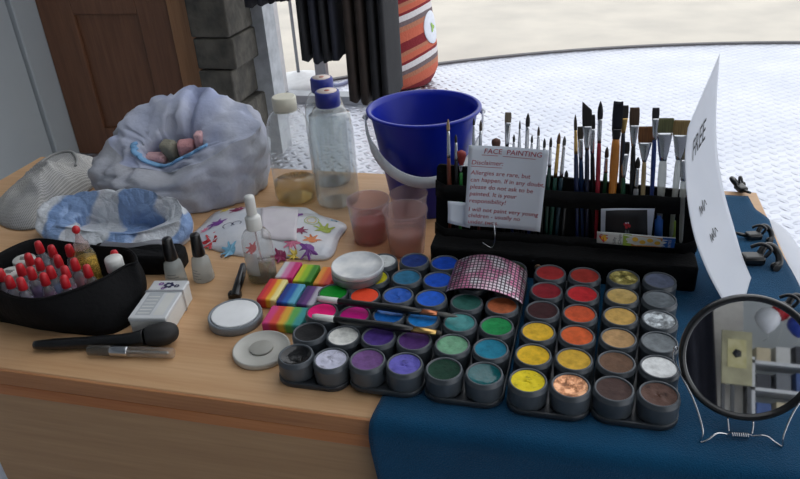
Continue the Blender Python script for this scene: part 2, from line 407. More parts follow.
def cup_mesh():
    b = MB()
    b.lathe([(0.0002, 0.0), (0.0182, 0.0), (0.0194, 0.001), (0.0199, 0.008), (0.0201, 0.022), (0.0201, 0.0235), (0.0192, 0.0240), (0.0190, 0.0284), (0.0184, 0.0292), (0.0174, 0.0292), (0.0168, 0.0286), (0.0165, 0.0245), (0.0002, 0.0240)], 36, m=M_pot, cap0=False, cap1=False)
    for v in b.bm.verts: v.co.z *= 0.85
    return b.mesh('pot_cup')
CUP = cup_mesh()
PM = {}
def paint_mat(col, kind):
    if (col, kind) in PM: return PM[(col, kind)]
    m, nt, p = base('face_paint'); v = coords(nt); c = lin(col)
    n = noisetex(nt, v, 90, 4, 0.6)
    dark = tuple(x * 0.72 for x in c); lite = tuple(min(1, x * 1.14 + 0.003) for x in c)
    st = [(0.34, dark), (0.62, lite)]
    if kind == 'w': st = [(0.36, tuple(x * 0.45 for x in c)), (0.46, c), (0.64, lite)]
    if kind == 'g': st = [(0.3, c), (0.7, tuple(x * 1.1 for x in c))]
    if kind == 'f': st = [(0.3, tuple(x * 0.92 for x in c)), (0.7, c)]
    if kind == 'c': st = [(0.40, tuple(x * 0.5 for x in c)), (0.50, c), (0.58, tuple(min(1, x * 1.7 + .08) for x in c))]
    nt.links.new(ramp(nt, n, st), p.inputs['Base Color'])
    p.inputs['Specular IOR Level'].default_value = 0.5 if kind in 'gcp' else 0.15
    p.inputs['Roughness'].default_value = {'g': 0.15, 'p': 0.32, 'c': 0.3, 'w': 0.45}.get(kind, 0.55)
    p.inputs['Metallic'].default_value = {'c': 0.5, 'p': 0.25}.get(kind, 0.0)
    nt.links.new(bump(nt, noisetex(nt, v, 260), 0.0004 if kind != 'c' else 0.0015), p.inputs['Normal'])
    PM[(col, kind)] = m; return m
def paint_mesh(col, kind, seed):
    b = MB(); m = paint_mat(col, kind)
    amp = {'w': 0.0011, 'c': 0.0013, 'g': 0.0003, 'f': 0.0006}.get(kind, 0.0006)
    dip = {'g': 0.0032, 'w': 0.0012, 'f': -0.0006}.get(kind, 0.0010 + 0.0008 * ((seed * 13) % 7) / 7)
    rr = []
    for k in range(9):
        r = 0.0166 * k / 8 + 0.00005
        ring = []
        for i in range(32):
            a = 2 * PI * i / 32; x, y = r * math.cos(a), r * math.sin(a)
            sw = 0.4 * amp * math.sin(3 * a + k * 0.9 + seed) if kind in 'wc' else 0
            z = 0.0276 - dip * (1 - (k / 8) ** 4) + (amp * fbm((x, y, 0), 130, seed) + sw) * (1 - (k / 8) ** 6)
            ring.append(Vector((x, y, z)))
        rr.append(ring)
    b.rings(rr, True, m=m); b.face([b.bm.verts[i] for i in range(0)], 0) if False else None
    b.lathe([(0.0164, 0.0244), (0.0166, 0.0276)], 32, m=m, cap0=True, cap1=False)
    for v in b.bm.verts: v.co.z *= 0.85
    return b.mesh('paint_cake')
ORD = ['front', 'second', 'third', 'fourth', 'fifth', 'back']
tray_label = {'A': 'dark pot tray on bare wood with black and white pots in front', 'B': 'dark pot tray of purple and blue paints beside the black and white tray',
              'C': 'dark pot tray of green paints, middle of the five trays', 'D': 'dark pot tray with lemon yellow and copper pots in front', 'E': 'dark pot tray with two brown pots in front, nearest the round mirror'}
def rrect(x0, x1, y0, y1, r, n=6):
    out = []
    for cx, cy, a0 in ((x1 - r, y1 - r, 0), (x0 + r, y1 - r, 90), (x0 + r, y0 + r, 180), (x1 - r, y0 + r, 270)):
        for k in range(n + 1):
            a = math.radians(a0 + 90 * k / n); out.append((cx + r * math.cos(a), cy + r * math.sin(a)))
    return out
pot0 = None
for key, (xa, xb, yf, tn) in TRAYS.items():
    zb = TOP + (0.0 if key == 'A' else 0.0036); sh = SH[key]
    b = MB(); out = rrect(xa - 0.0207, xb + 0.0207, yf - 0.0207, yf + 5 * 0.0414 + 0.0207, 0.0195)
    skew = lambda p, d=0: (p[0] + sh * (p[1] - yf) / 0.0414, p[1])
    rim = [Vector((*skew(p), 0)) for p in out]; cxx = (xa + xb) / 2 + 2.5 * sh; cyy = yf + 2.5 * 0.0414
    sc = lambda f, z: [Vector((cxx + (p.x - cxx) * f, cyy + (p.y - cyy) * (1 - (1 - f) * 0.4), zb + z)) for p in rim]
    b.rings([sc(0.985, 0), sc(1, 0.0012), sc(1, 0.0056), sc(0.985, 0.0064), sc(0.93, 0.0064), sc(0.92, 0.0042)], True, True, True, m=M_tray)
    o = b.build('pot_tray'); tag(o, tray_label[key], 'tray', 'pot trays')
    for i, p in enumerate(PAINT[key]):
        if p is None: continue
        r, c = divmod(i, 2)
        if pot0 is None: o = bpy.data.objects.new('paint_pot', CUP); C.objects.link(o); pot0 = o
        else: o = pot0.copy(); C.objects.link(o)
        o.location = ((xa, xb)[c] + sh * r, yf + 0.0414 * r, zb + 0.0044)
        o.rotation_euler = (0, 0, random.uniform(0, 6))
        ch = bpy.data.objects.new('paint', paint_mesh(p[1], p[2], i + 10 * ord(key))); C.objects.link(ch); ch.parent = o
        tag(o, 'pot of %s paint, %s row of %s, %s' % (p[0], ORD[r], tn, ('left', 'right')[c]), 'paint pot', 'face paint pots')

# ------------------------------------------------------------------ lids and the big white jar
def lid(name, loc, label, r=0.033, h=0.009, cat='lid', rim=M_whitep, top=M_whitep, inner=None, group='white jar lids', tilt=0):
    b = MB()
    b.lathe([(r * 0.94, 0), (r, 0.001), (r, h * 0.75), (r * 0.985, h), (r * 0.93, h), (r * 0.90, h - 0.0015), (r * 0.6, h - 0.0018), (0.0002, h - 0.0018)], 48, m=rim, cap1=False)
    o = b.build(name, loc=loc); o.rotation_euler = (tilt, 0, 0)
    if inner:
        MB().lathe([(inner[1], h - 0.0022), (inner[1], h + inner[2]), (inner[1] * 0.96, h + inner[2] + 0.0003), (0.0002, h + inner[2] + 0.0004)], 40, m=inner[0], cap1=False).build(inner[3], parent=o)
    return tag(o, label, cat, group)
M_smear = pm('smeared_white', (234, 234, 232), 0.45, var=(186, 190, 194), vs=38)
M_white_cake = pm('white_face_paint', (246, 247, 248), 0.7, bmp=0.0006, bs=120)
M_rimgrey = pm('grey_jar_rim', (132, 138, 144), 0.35)
M_lidgrey = pm('greyish_lid', (150, 150, 152), 0.4, var=(112, 112, 116), vs=30)
M_offwhite = pm('off_white_plastic', (196, 194, 186), 0.45)
M_offdark = pm('off_white_recess', (168, 166, 158), 0.45)
lid('paint_jar', (-0.394, 0.637, TOP), 'wide low grey jar full of white paint on the wood beside rainbow cakes', 0.0335, 0.0115, 'paint jar', M_rimgrey, inner=(M_white_cake, 0.0288, 0.0004, 'paint'), group=None)
lid('jar_lid', (-0.336, 0.584, TOP), 'upturned off-white lid lying on the wood in front of the rainbow cake', 0.0335, 0.007, 'lid', M_offwhite, inner=(M_offdark, 0.0135, 0.0004, 'recess'))
lid('jar_lid', (-0.2580, 0.7170, TOP + 0.0298), 'lower greyer lid of the two stacked white lids on the pots', 0.0325, 0.0105, 'lid', M_lidgrey)
lid('jar_lid', (-0.2565, 0.7170, TOP + 0.0407), 'paint-smeared white lid on top of the stack over the pots', 0.0335, 0.0065, 'lid', M_smear)

# ------------------------------------------------------------------ split cakes
def cake(name, loc, size, rz, cols, axis, label):
    b = MB(); m = stripes('rainbow_paint', cols, axis, -size[axis] / 2, size[axis] / 2)
    b.box((0, 0, size[2] / 2), size, bev=0.0022, m=m, seg=3)
    return tag(b.build(name, loc=loc, rz=rz), label, 'paint cake', 'rainbow split cakes')
cake('split_cake', (-0.3675, 0.6935, TOP), (0.026, 0.050, 0.014), 0.04, [(206, 44, 62), (226, 70, 44), (240, 180, 40), (244, 226, 150)], 0, 'split cake striped red, orange and yellow, behind the white jar')
cake('split_cake', (-0.3405, 0.6900, TOP), (0.025, 0.046, 0.013), 0.03, [(22, 44, 132), (20, 92, 176), (96, 176, 206)], 0, 'split cake striped navy to light blue')
cake('split_cake', (-0.3140, 0.6890, TOP), (0.0235, 0.044, 0.013), 0.02, [(70, 40, 110), (108, 62, 134), (206, 200, 214)], 0, 'split cake striped purple fading to white')
cake('split_cake', (-0.3655, 0.7440, TOP), (0.0255, 0.042, 0.013), 0.04, [(206, 206, 206), (216, 130, 176), (208, 44, 120)], 0, 'split cake striped white to pink, beside the spray bottle')
cake('split_cake', (-0.3380, 0.7400, TOP), (0.0255, 0.044, 0.013), 0.03, [(214, 204, 44), (150, 196, 40), (64, 140, 40)], 0, 'split cake striped yellow to green')
cake('split_cake', (-0.3095, 0.7375, TOP), (0.0235, 0.044, 0.013), 0.02, [(240, 160, 60), (236, 106, 52), (216, 64, 62)], 0, 'split cake striped orange to red, next to the stacked white lids')
cake('split_cake', (-0.3280, 0.6420, TOP), (0.050, 0.039, 0.013), 0.05, [(216, 62, 128), (222, 70, 52), (228, 172, 50), (96, 176, 84), (56, 160, 160)], 0, 'wide rainbow cake striped pink to teal, between jar and black pots')

# ------------------------------------------------------------------ water bottles
def bottle(loc, r, h, cap, label, water, wm, ridges=True, rz=0):
    t = tag(empty('water_bottle', loc, rz), label, 'bottle', 'plastic drinks bottles')
    hb = h - 0.017
    prof = [(r * 0.75, 0.001), (r * 0.93, 0.003), (r, 0.010), (r, h * 0.30)]
    if ridges:
        for k in range(3):
            z = h * (0.34 + 0.05 * k); prof += [(r, z), (r * 0.955, z + h * 0.02), (r, z + h * 0.04)]
    prof += [(r, h * 0.56), (r * 0.995, h * 0.66), (r * 0.95, h * 0.73), (r * 0.84, h * 0.80), (r * 0.68, h * 0.855), (r * 0.50, h * 0.885), (r * 0.47, hb)]
    MB().lathe(prof, 40, m=M_clear, cap1=False).build('bottle_body', parent=t)
    ww = [(r2 * 0.965, z + 0.0012) for r2, z in prof if z < water * h]
    MB().lathe(ww + [(ww[-1][0], water * h), (0.0002, water * h)], 40, m=wm, cap1=False).build('water', parent=t)
    b = MB(); rc = r * 0.53; n = 44
    ring = lambda f, z, kn=0: [Vector(((rc * f + (kn if i % 2 else 0)) * math.cos(2 * PI * i / n), (rc * f + (kn if i % 2 else 0)) * math.sin(2 * PI * i / n), z)) for i in range(n)]
    b.rings([ring(1, hb - 0.006), ring(1, hb - 0.0045), ring(0.97, hb - 0.004), ring(1, hb - 0.0035, 0.0005), ring(1, h - 0.002, 0.0005), ring(0.93, h)], True, True, True, m=cap[0])
    c = b.build('cap', parent=t); c['label'] = cap[1]
    if len(cap) > 2:
        b = MB().lathe([(rc * 0.82, h), (rc * 0.82, h + 0.0004), (0.0002, h + 0.0005)], 32, m=cap[2], cap1=False)
        b.lathe([(rc * 0.22, h + 0.0004), (rc * 0.22, h + 0.0009), (0.0002, h + 0.0009)], 20, m=M_caprust, cap1=False)
        b.build('cap_top', parent=c)
    return t
M_captop = pm('cap_white_disc', (222, 206, 196), 0.5); M_caprust = pm('cap_red_dot', (176, 104, 84), 0.6)
M_yel = clear('yellowish_water', (242, 230, 192), milk=0.12, milkcol=(222, 196, 130), ior=1.33)
bottle((-0.447, 0.984, TOP), 0.0352, 0.176, (M_cream, 'cream screw cap'), 'clear bottle with cream cap and a little yellowish liquid inside', 0.19, M_yel)
bottle((-0.372, 0.978, TOP), 0.0352, 0.188, (M_bluecap, 'blue cap with white disc', M_captop), 'front clear water bottle with blue cap, nearly full', 0.80, M_water, ridges=False)
bottle((-0.408, 1.054, TOP), 0.0340, 0.186, (M_bluecap, 'blue cap with white disc', M_captop), 'clear water bottle with blue cap half hidden behind the other one', 0.74, M_water)

# ------------------------------------------------------------------ cups
def cup(loc, label, liquid, lc, h=0.066, rt=0.0305, rb=0.0245):
    b = MB(); b.lathe([(rb * 0.97, 0), (rb, 0.002), (rt, h - 0.004), (rt + 0.0012, h - 0.002), (rt + 0.0008, h), (rt - 0.0006, h - 0.0006), (rt - 0.001, h - 0.004), (rb - 0.001, 0.002), (0.0002, 0.002)], 40, m=M_frost, cap1=False)
    o = b.build('plastic_cup', loc=loc)
    rl = rb + (rt - rb) * liquid - 0.0013
    MB().lathe([(rb - 0.0013, 0.0025), (rl, h * liquid), (0.0002, h * liquid)], 36, m=lc, cap1=False).build('liquid', parent=o)
    return tag(o, label, 'cup', 'translucent plastic cups')
M_redw = clear('red_water', (236, 140, 146), milk=0.5, milkcol=(226, 100, 112), ior=1.33)
M_pinkw = clear('peach_water', (246, 220, 208), milk=0.45, milkcol=(240, 200, 182), ior=1.33)
cup((-0.284, 0.864, TOP), 'translucent plastic cup with red paint water, left of three', 0.55, M_redw)
cup((-0.2315, 0.8965, TOP), 'translucent plastic cup nearest the blue bucket, behind the two others', 0.25, M_pinkw, h=0.064, rt=0.0272, rb=0.0225)
cup((-0.2222, 0.8365, TOP), 'translucent plastic cup of peach water touching the black brush case', 0.5, M_pinkw, h=0.068)

# ------------------------------------------------------------------ bucket
M_bucket = pm('blue_bucket_plastic', (10, 34, 160), 0.35, var=(8, 30, 146), vs=8, spec=0.35)
M_handle = pm('white_handle', (226, 229, 234), 0.4)
bk = empty('bucket', (-0.2255, 0.991, TOP)); tag(bk, 'blue plastic bucket with white handle behind the plastic cups', 'bucket')
R, H = 0.0835, 0.163
MB().lathe([(0.054, 0), (0.0555, 0.002), (R - 0.003, H - 0.008), (R - 0.0028, H - 0.006), (R + 0.003, H - 0.004), (R + 0.0034, H - 0.001), (R + 0.002, H), (R - 0.003, H - 0.0004), (R - 0.006, H - 0.008), (0.053, 0.004), (0.0002, 0.004)], 64, m=M_bucket, cap1=False).build('bucket_body', parent=bk)
hd = []
for i in range(33):
    a = PI * i / 32
    hd.append((-(R + 0.005) * math.cos(a), -0.030 * math.sin(a) ** 1.0 - 0.062 * math.sin(a), H - 0.012 - 0.072 * math.sin(a)))
ca = Matrix.Rotation(math.radians(14), 4, 'Z')
hd = [ca @ Vector(p) for p in hd]
b = MB(); rr = []
for i, p in enumerate(hd):
    tdir = (hd[min(i + 1, 32)] - hd[max(i - 1, 0)]).normalized()
    outw = Vector((p.x, p.y, 0)).normalized(); side = tdir.cross(outw).normalized(); q = 0.0082 if 4 < i < 28 else 0.0038
    rr.append([p + side * q * s1 + outw * 0.0016 * s2 for s1, s2 in ((-1, -1), (1, -1), (1, 1), (-1, 1))])
b.rings(rr, True, True, True, m=M_handle)
b.build('handle', parent=bk)
for s in (0, 32):
    p = hd[s]; MB().ball((0, 0, 0), 0.0048, m=M_handle).build('handle_pivot', parent=bk, loc=p)

# ------------------------------------------------------------------ brush case: black folding stand
M_blackcase = pm('black_nylon', (11, 11, 12), 0.8, bmp=0.0008, bs=300, var=(15, 15, 16), spec=0.2)
CX0, CX1, CY = -0.180, 0.158, 0.800
bc = empty('brush_case', ((CX0 + CX1) / 2, CY, TOP + 0.0036)); tag(bc, 'black fabric brush case standing open behind the paint pots', 'brush case')
def lean(x, dy, z):      # a point on the leaning back board; dy = distance in front of it
    return Vector((x, CY + 0.030 + 0.22 * z - dy, TOP + 0.0036 + z))
b = MB(); out = rrect(CX0, CX1, 0.0, 0.118, 0.006, 4)
b.rings([[lean(x, -0.004, z - 0.0 + z * (-0.115 + 0.5 * (CX1 - x))) for x, z in out], [lean(x, 0.0, z + z * (-0.115 + 0.5 * (CX1 - x))) for x, z in out]], True, True, True, m=M_blackcase, smooth=False)
part(b, 'back_board', bc)
b = MB(); out = rrect(CX0 + 0.001, CX1 - 0.001, CY - 0.012, CY + 0.031, 0.007, 5)
def soft(x, y, z): return Vector((x, y + 0.0015 * math.sin(x * 31), TOP + 0.0036 + z))
b.rings([[soft(x, y, 0.0) for x, y in out], [soft(x, y, 0.030 + 0.002 * math.sin(x * 22)) for x, y in out], [soft(CX0 + (x - CX0) * 0.99 + 0.0015, CY + 0.0095 + (y - CY - 0.0095) * 0.9, 0.034 + 0.002 * math.sin(x * 22)) for x, y in out]], True, True, True, m=M_blackcase)
part(b, 'base_fold', bc)
def strap(z0, z1, dy, name, x0=CX0 - 0.001, x1=CX1 + 0.001):
    b = MB(); n = 40; rr = []
    for i in range(n + 1):
        x = x0 + (x1 - x0) * i / n; wv = 0.0012 * math.sin(i * 1.3); e = dy * (min(1, min(i, n - i) / 2.0))
        rr.append([lean(x, e + wv, z0), lean(x, e + 0.0015 + wv, z0), lean(x, e + 0.0015 + wv, z1), lean(x, e + wv, z1)])
    b.rings(rr, True, True, True, m=M_blackcase); return part(b, name, bc)
strap(0.083, 0.104, 0.0155, 'upper_strap')
strap(0.030, 0.046, 0.0165, 'lower_pocket')
MB().lathe([(0.0045, 0), (0.0045, 0.001), (0.003, 0.0018), (0.0002, 0.002)], 16, m=pm('brass_stud', (150, 116, 92), 0.4, 0.6), M=axis_matrix((0, 0, 0), (0, -1, 0), (0, 0, 1)), cap1=False).build('press_stud', parent=bc, loc=Vector((-0.036, CY - 0.0135, TOP + 0.021)) - bc.location)

# brushes: tip pixel/bottom measured on the board plane -> (tip point, bottom point)
def col(c, r=0.3, **k):
    key = ('lacquer',) + tuple(c)
    if key not in PM: PM[key] = pm('lacquered_handle', c, r, coat=0.3)
    return PM[key]
def hair(c):
    key = ('hair',) + tuple(c)
    if key not in PM:
        m, nt, p = base('brush_hair'); v = coords(nt, (1400, 1400, 20)); n = noisetex(nt, v, 1.0, 2)
        k = lin(c); nt.links.new(ramp(nt, n, [(0.35, tuple(x * 0.55 for x in k)), (0.7, k)]), p.inputs['Base Color']); p.inputs['Roughness'].default_value = 0.6
        PM[key] = m
    return PM[key]
M_clearh = clear('clear_acrylic_handle', (226, 230, 230), milk=0.55, rough=0.1, milkcol=(200, 200, 194))
def brush(tip, bot, kind, wd, hl, fl, hc, bc_, label, fer=None, hr=0.0028, hm=None, yoff=0.0, name='paint_brush'):
    """kind: round, flat, angle, puff; wd = half width of the bristles; hl, fl = bristle and ferrule length"""
    tip = Vector(tip) + Vector((0, yoff, 0)); bot = Vector(bot) + Vector((0, yoff, 0))
    L = (tip - bot).length; M = axis_matrix(bot, tip)
    o = bpy.data.objects.new(name, None); C.objects.link(o); o.matrix_world = M
    zf = L - hl - fl; zh = L - hl
    flat = kind in ('flat', 'angle')
    b = MB(); b.lathe([(hr * 0.45, 0), (hr * 0.7, 0.004), (hr * 0.85, zf * 0.35), (hr * 1.15, zf * 0.75), (hr * 1.05, zf * 0.93), (hr * 0.85, zf + 0.001)], 14, m=hm or col(hc), cap1=True)
    b.build('handle', parent=o)
    e = 0.0011 if flat else wd
    seg = 16; rr = []
    for k in range(7):
        t = k / 6; rx = hr * 0.95 + ((wd if flat else wd * 0.8) - hr * 0.95) * t; ry = hr * 0.95 + ((e * 1.1 if flat else wd * 0.8) - hr * 0.95) * t
        if k in (2,): rx *= 1.06; ry *= 1.06
        rr.append([Vector((rx * math.cos(2 * PI * i / seg), ry * math.sin(2 * PI * i / seg), zf + (zh - zf) * t)) for i in range(seg)])
    MB().rings(rr, True, True, True, m=fer or M_silver).build('ferrule', parent=o)
    rr = []
    for k in range(9):
        t = k / 8
        if kind == 'round': f = (0.82 + 0.5 * t) * (1 - t ** 2.2) + 0.04
        elif kind == 'puff': f = 0.7 + 1.1 * math.sin(min(1, t * 1.0) * PI * 0.62) if t < 0.75 else (1.72 * math.sqrt(max(0.003, 1 - ((t - 0.75) / 0.25) ** 2)))
        else: f = 1.0 + 0.08 * math.sin(t * PI)
        ring = []
        for i in range(seg):
            a = 2 * PI * i / seg; x = math.cos(a); y = math.sin(a)
            z = zh + hl * t
            if kind == 'angle': z = zh + hl * t * (1 - 0.35 * (0.5 - 0.5 * x))
            if kind == 'flat': z -= hl * 0.04 * t * (1 + math.sin(i * 2.4))
            sx = wd * f * (1 if kind != 'puff' else 0.62); sy = (e * (1 - 0.55 * t)) if flat else sx
            ring.append(Vector((sx * x, sy * y, z)))
        rr.append(ring)
    MB().rings(rr, True, True, True, m=hair(bc_)).build('bristles', parent=o)
    return tag(o, label, 'paint brush', 'brushes in the black case')
G = 'in the brush case'
RB, NB, BLK, GRN, RED, ORG = (120, 58, 40), (20, 40, 92), (22, 22, 24), (24, 92, 60), (170, 30, 50), (224, 140, 44)
DK, TAN, BRN = (48, 44, 42), (190, 160, 116), (150, 104, 60)
BR = [
 ((-0.1640, 0.8620, 0.9410), (-0.1590, 0.8310, 0.7610), 'round', .0024, .016, .036, RB, TAN, 'leftmost brush, pointed tan hair and reddish-brown handle'),
 ((-0.1540, 0.8620, 0.9200), (-0.1490, 0.8310, 0.7620), 'round', .0020, .011, .024, BLK, DK, 'small dark brush second from the left end'),
 ((-0.1470, 0.8620, 0.8980), (-0.1450, 0.8310, 0.7620), 'puff', .0062, .020, .010, (60, 150, 70), (168, 56, 52), 'short brush with round red head and green handle'),
 ((-0.1300, 0.8620, 0.9430), (-0.1280, 0.8310, 0.7640), 'round', .0017, .009, .034, BLK, DK, 'thin dark-tipped liner brush left behind the note'),
 ((-0.1210, 0.8620, 0.9410), (-0.1200, 0.8310, 0.7640), 'round', .0022, .014, .032, (90, 44, 40), (86, 70, 56), 'thin brown-tipped brush above the note top left corner'),
 ((-0.1010, 0.8620, 0.9170), (-0.0970, 0.8310, 0.7660), 'puff', .0056, .018, .014, BLK, (104, 62, 48), 'brush with round brown head peeking over the note'),
 ((-0.0860, 0.8620, 0.9520), (-0.0860, 0.8310, 0.7670), 'flat', .0040, .013, .030, BLK, (140, 128, 110), 'flat grey-brown brush rising high above the note'),
 ((-0.0780, 0.8620, 0.9230), (-0.0740, 0.8310, 0.7680), 'round', .0018, .010, .022, NB, DK, 'short dark-tipped brush just right of the flat grey-brown one'),
 ((-0.0710, 0.8620, 0.9420), (-0.0670, 0.8310, 0.7690), 'round', .0014, .011, .028, BLK, (60, 52, 48), 'fine liner brush above the middle of the note'),
 ((-0.0610, 0.8620, 0.9520), (-0.0600, 0.8310, 0.7690), 'round', .0030, .017, .034, BLK, DK, 'tall dark pointed brush with long silver ferrule above the note'),
 ((-0.0550, 0.8620, 0.9230), (-0.0520, 0.8310, 0.7700), 'round', .0017, .010, .024, NB, DK, 'small dark pointed brush right of the tall pointed one'),
 ((-0.0470, 0.8620, 0.9350), (-0.0440, 0.8310, 0.7710), 'round', .0019, .012, .026, BLK, (80, 66, 54), 'slim brown-haired brush near the note top right corner'),
 ((-0.0390, 0.8620, 0.9190), (-0.0360, 0.8310, 0.7710), 'round', .0021, .012, .024, BLK, DK, 'dark brush level with the note top right corner'),
 ((-0.0310, 0.8620, 0.9210), (-0.0300, 0.8310, 0.7720), 'round', .0021, .013, .026, (20, 60, 50), (46, 44, 44), 'dark green handled brush right of the note'),
 ((-0.0210, 0.8620, 0.9270), (-0.0250, 0.8310, 0.7720), 'round', .0026, .014, .044, (24, 76, 62), (128, 92, 62), 'brush with long brass ferrule leaning right of the note', M_gold),
 ((-0.0140, 0.8620, 0.9230), (-0.0170, 0.8310, 0.7730), 'round', .0024, .012, .042, (18, 52, 66), (110, 110, 106), 'brush with long silver ferrule leaning right of the note'),
 ((-0.0090, 0.8620, 0.8760), (-0.0080, 0.8310, 0.7740), 'round', .0028, .010, .018, BLK, (30, 30, 32), 'shortest brush, dark tip on black handle in the case centre'),
 ((-0.0030, 0.8620, 0.9520), (0.0120, 0.8310, 0.7760), 'round', .0022, .020, .030, (20, 36, 80), (70, 58, 48), 'navy brush with brass ferrule, first of the tall right group', M_gold),
 ((0.0040, 0.8620, 0.9340), (0.0190, 0.8310, 0.7760), 'flat', .0034, .016, .026, (24, 60, 110), (84, 78, 66), 'flat brush half hidden left of the big angled one', None, .0028, None, .006),
 ((0.0100, 0.8620, 0.9690), (0.0240, 0.8310, 0.7770), 'angle', .0056, .031, .030, (18, 30, 60), DK, 'big dark angled brush with navy handle'),
 ((0.0170, 0.8620, 0.9500), (0.0330, 0.8310, 0.7770), 'flat', .0038, .018, .032, BLK, (52, 50, 50), 'dark flat brush behind the big angled one', None, .0026, None, .006),
 ((0.0260, 0.8620, 0.9700), (0.0350, 0.8310, 0.7780), 'round', .0036, .022, .030, RED, (46, 44, 48), 'tall pointed dark brush with red handle'),
 ((0.0390, 0.8620, 0.9090), (0.0420, 0.8310, 0.7780), 'round', .0028, .014, .020, GRN, (70, 64, 56), 'green handled brush between the red and orange ones', None, .0028, None, .005),
 ((0.0470, 0.8620, 0.9700), (0.0510, 0.8310, 0.7970), 'flat', .0058, .034, .012, ORG, (24, 26, 40), 'long thick orange handled brush with black head', M_blackp, .0048),
 ((0.0550, 0.8620, 0.9630), (0.0630, 0.8310, 0.7800), 'flat', .0046, .016, .018, (34, 44, 60), (66, 60, 56), 'flat dark brush with brass collar behind the orange one', M_gold, .0026, None, .006),
 ((0.0600, 0.8620, 0.9180), (0.0640, 0.8310, 0.8100), 'flat', .0052, .015, .030, GRN, (60, 58, 58), 'flat dark brush with wide silver ferrule and green handle'),
 ((0.0670, 0.8620, 0.9610), (0.0780, 0.8310, 0.7810), 'flat', .0056, .022, .026, (24, 24, 26), (112, 88, 66), 'frayed brown flat brush with black handle', None, .0028, None, .005),
 ((0.0820, 0.8620, 0.9390), (0.0890, 0.8310, 0.8090), 'flat', .0082, .020, .024, (196, 170, 120), (150, 98, 56), 'wide orange-brown brush with tan wooden handle'),
 ((0.0770, 0.8620, 0.9000), (0.0790, 0.8310, 0.8080), 'round', .0034, .014, .026, (150, 152, 156), (40, 38, 38), 'short brush with bare metal handle, dark hair', None, .003, None, -.003),
 ((0.1040, 0.8660, 0.9490), (0.1100, 0.8320, 0.8100), 'flat', .0098, .018, .034, (150, 170, 160), (126, 128, 84), 'widest brush, olive-green hair and clear acrylic handle', None, .0046, 'clear'),
 ((0.1230, 0.8660, 0.9480), (0.1250, 0.8320, 0.8050), 'flat', .0092, .018, .030, (150, 170, 160), (176, 146, 92), 'wide brush with golden-brown hair at the right end of the case', None, .0036, 'clear', -.003),
 ((0.1290, 0.8620, 0.9150), (0.1370, 0.8310, 0.8010), 'flat', .0046, .014, .026, (150, 170, 160), (150, 140, 116), 'narrow clear handled brush in front of the golden-brown one', None, .0034, 'clear', -.007),
 ((0.0910, 0.8620, 0.9630), (0.1000, 0.8310, 0.8040), 'flat', .0040, .013, .026, (40, 66, 140), (62, 60, 64), 'narrow dark flat brush with blue handle end'),
]
for q in BR:
    fer = q[9] if len(q) > 9 else None; hr = q[10] if len(q) > 10 else 0.0026; hm = q[11] if len(q) > 11 else None; yo = q[12] if len(q) > 12 else 0.0
    brush(q[0], q[1], q[2], q[3], q[4], q[5], q[6], q[7], q[8] + ' in the black case', fer, hr, M_clearh if hm == 'clear' else None, yo)

# ------------------------------------------------------------------ notes and cards in the case
def sheet_fn(tl, tr, br, bl, bow=0.003):
    tl, tr, br, bl = map(Vector, (tl, tr, br, bl)); nrm = (tr - tl).cross(bl - tl).normalized()
    def f(s, t, off=0.0):       # s across, t down, off outwards (towards the front)
        p = (tl * (1 - s) + tr * s) * (1 - t) + (bl * (1 - s) + br * s) * t
        return p + nrm * (bow * math.sin(PI * s) * 1.0 + 0.0012 * math.sin(5 * s + 3 * t) + off)
    return f, nrm
nf, nn = sheet_fn((-0.1290, 0.8120, 0.9250), (-0.0310, 0.8120, 0.9230), (-0.0360, 0.7950, 0.8180), (-0.1330, 0.7950, 0.8210), 0.004)
if nn.y > 0: sg = -1
else: sg = 1
note = MB().grid(lambda u, v: nf(u, v), 16, 16, M_paper).build('handwritten_note'); solid(note, 0.0003, 0)
tag(note, 'white handwritten face painting disclaimer note in red ink, hooked on the brush case', 'note')
b = MB(); WN, HN = 0.094, 0.109
put = lambda x0, y0: (lambda x, y: nf((x0 + x) / WN, (y0 - y) / HN, sg * 0.0005))
LINES = [(0.018, 0.0100, 0.0098, 'FACE  PAINTING'), (0.004, 0.0250, 0.0090, 'Disclaimer:'), (0.004, 0.0385, 0.0086, 'Allergies are rare, but'), (0.004, 0.0480, 0.0086, 'can happen. If in any doubt,'),
         (0.004, 0.0575, 0.0086, 'please do not ask to be'), (0.004, 0.0670, 0.0086, 'painted. It is your'), (0.004, 0.0765, 0.0086, 'responsibility!'), (0.004, 0.0885, 0.0086, 'I will not paint very young'),
         (0.004, 0.0970, 0.0084, 'children - usually no'), (0.004, 0.1055, 0.0084, 'under twos.')]
for i, (x, y, s, tx) in enumerate(LINES):
    text_into(b, tx, s * 0.94, put(x, y), M_ink, shear=0.12)
for x0, x1, y in ((0.016, 0.035, 0.0118), (0.041, 0.080, 0.0122), (0.004, 0.041, 0.0272)):
    f = put(0, 0); b.face([b.bm.verts.new(f(x0, -y)), b.bm.verts.new(f(x1, -y - 0.0004)), b.bm.verts.new(f(x1, -y - 0.0010)), b.bm.verts.new(f(x0, -y - 0.0006))], b.mi(M_ink), False)
b.build('handwriting', parent=note)['label'] = 'red handwriting'
f, n_ = sheet_fn((-0.1560, 0.8060, 0.8490), (-0.1220, 0.8060, 0.8480), (-0.1260, 0.7970, 0.8160), (-0.1550, 0.7970, 0.8220), 0.001)
o = MB().grid(lambda u, v: f(u, v), 6, 6, M_paper).build('card'); solid(o, 0.0004, 0); tag(o, 'small blank white card peeking out left of the red handwritten note', 'card')
pts = smooth_path([(-0.0950, 0.7970, 0.8270), (-0.0920, 0.7860, 0.8190), (-0.0920, 0.7840, 0.8040), (-0.0960, 0.7840, 0.7970), (-0.1030, 0.7830, 0.8010), (-0.1070, 0.7830, 0.8040)], 6)
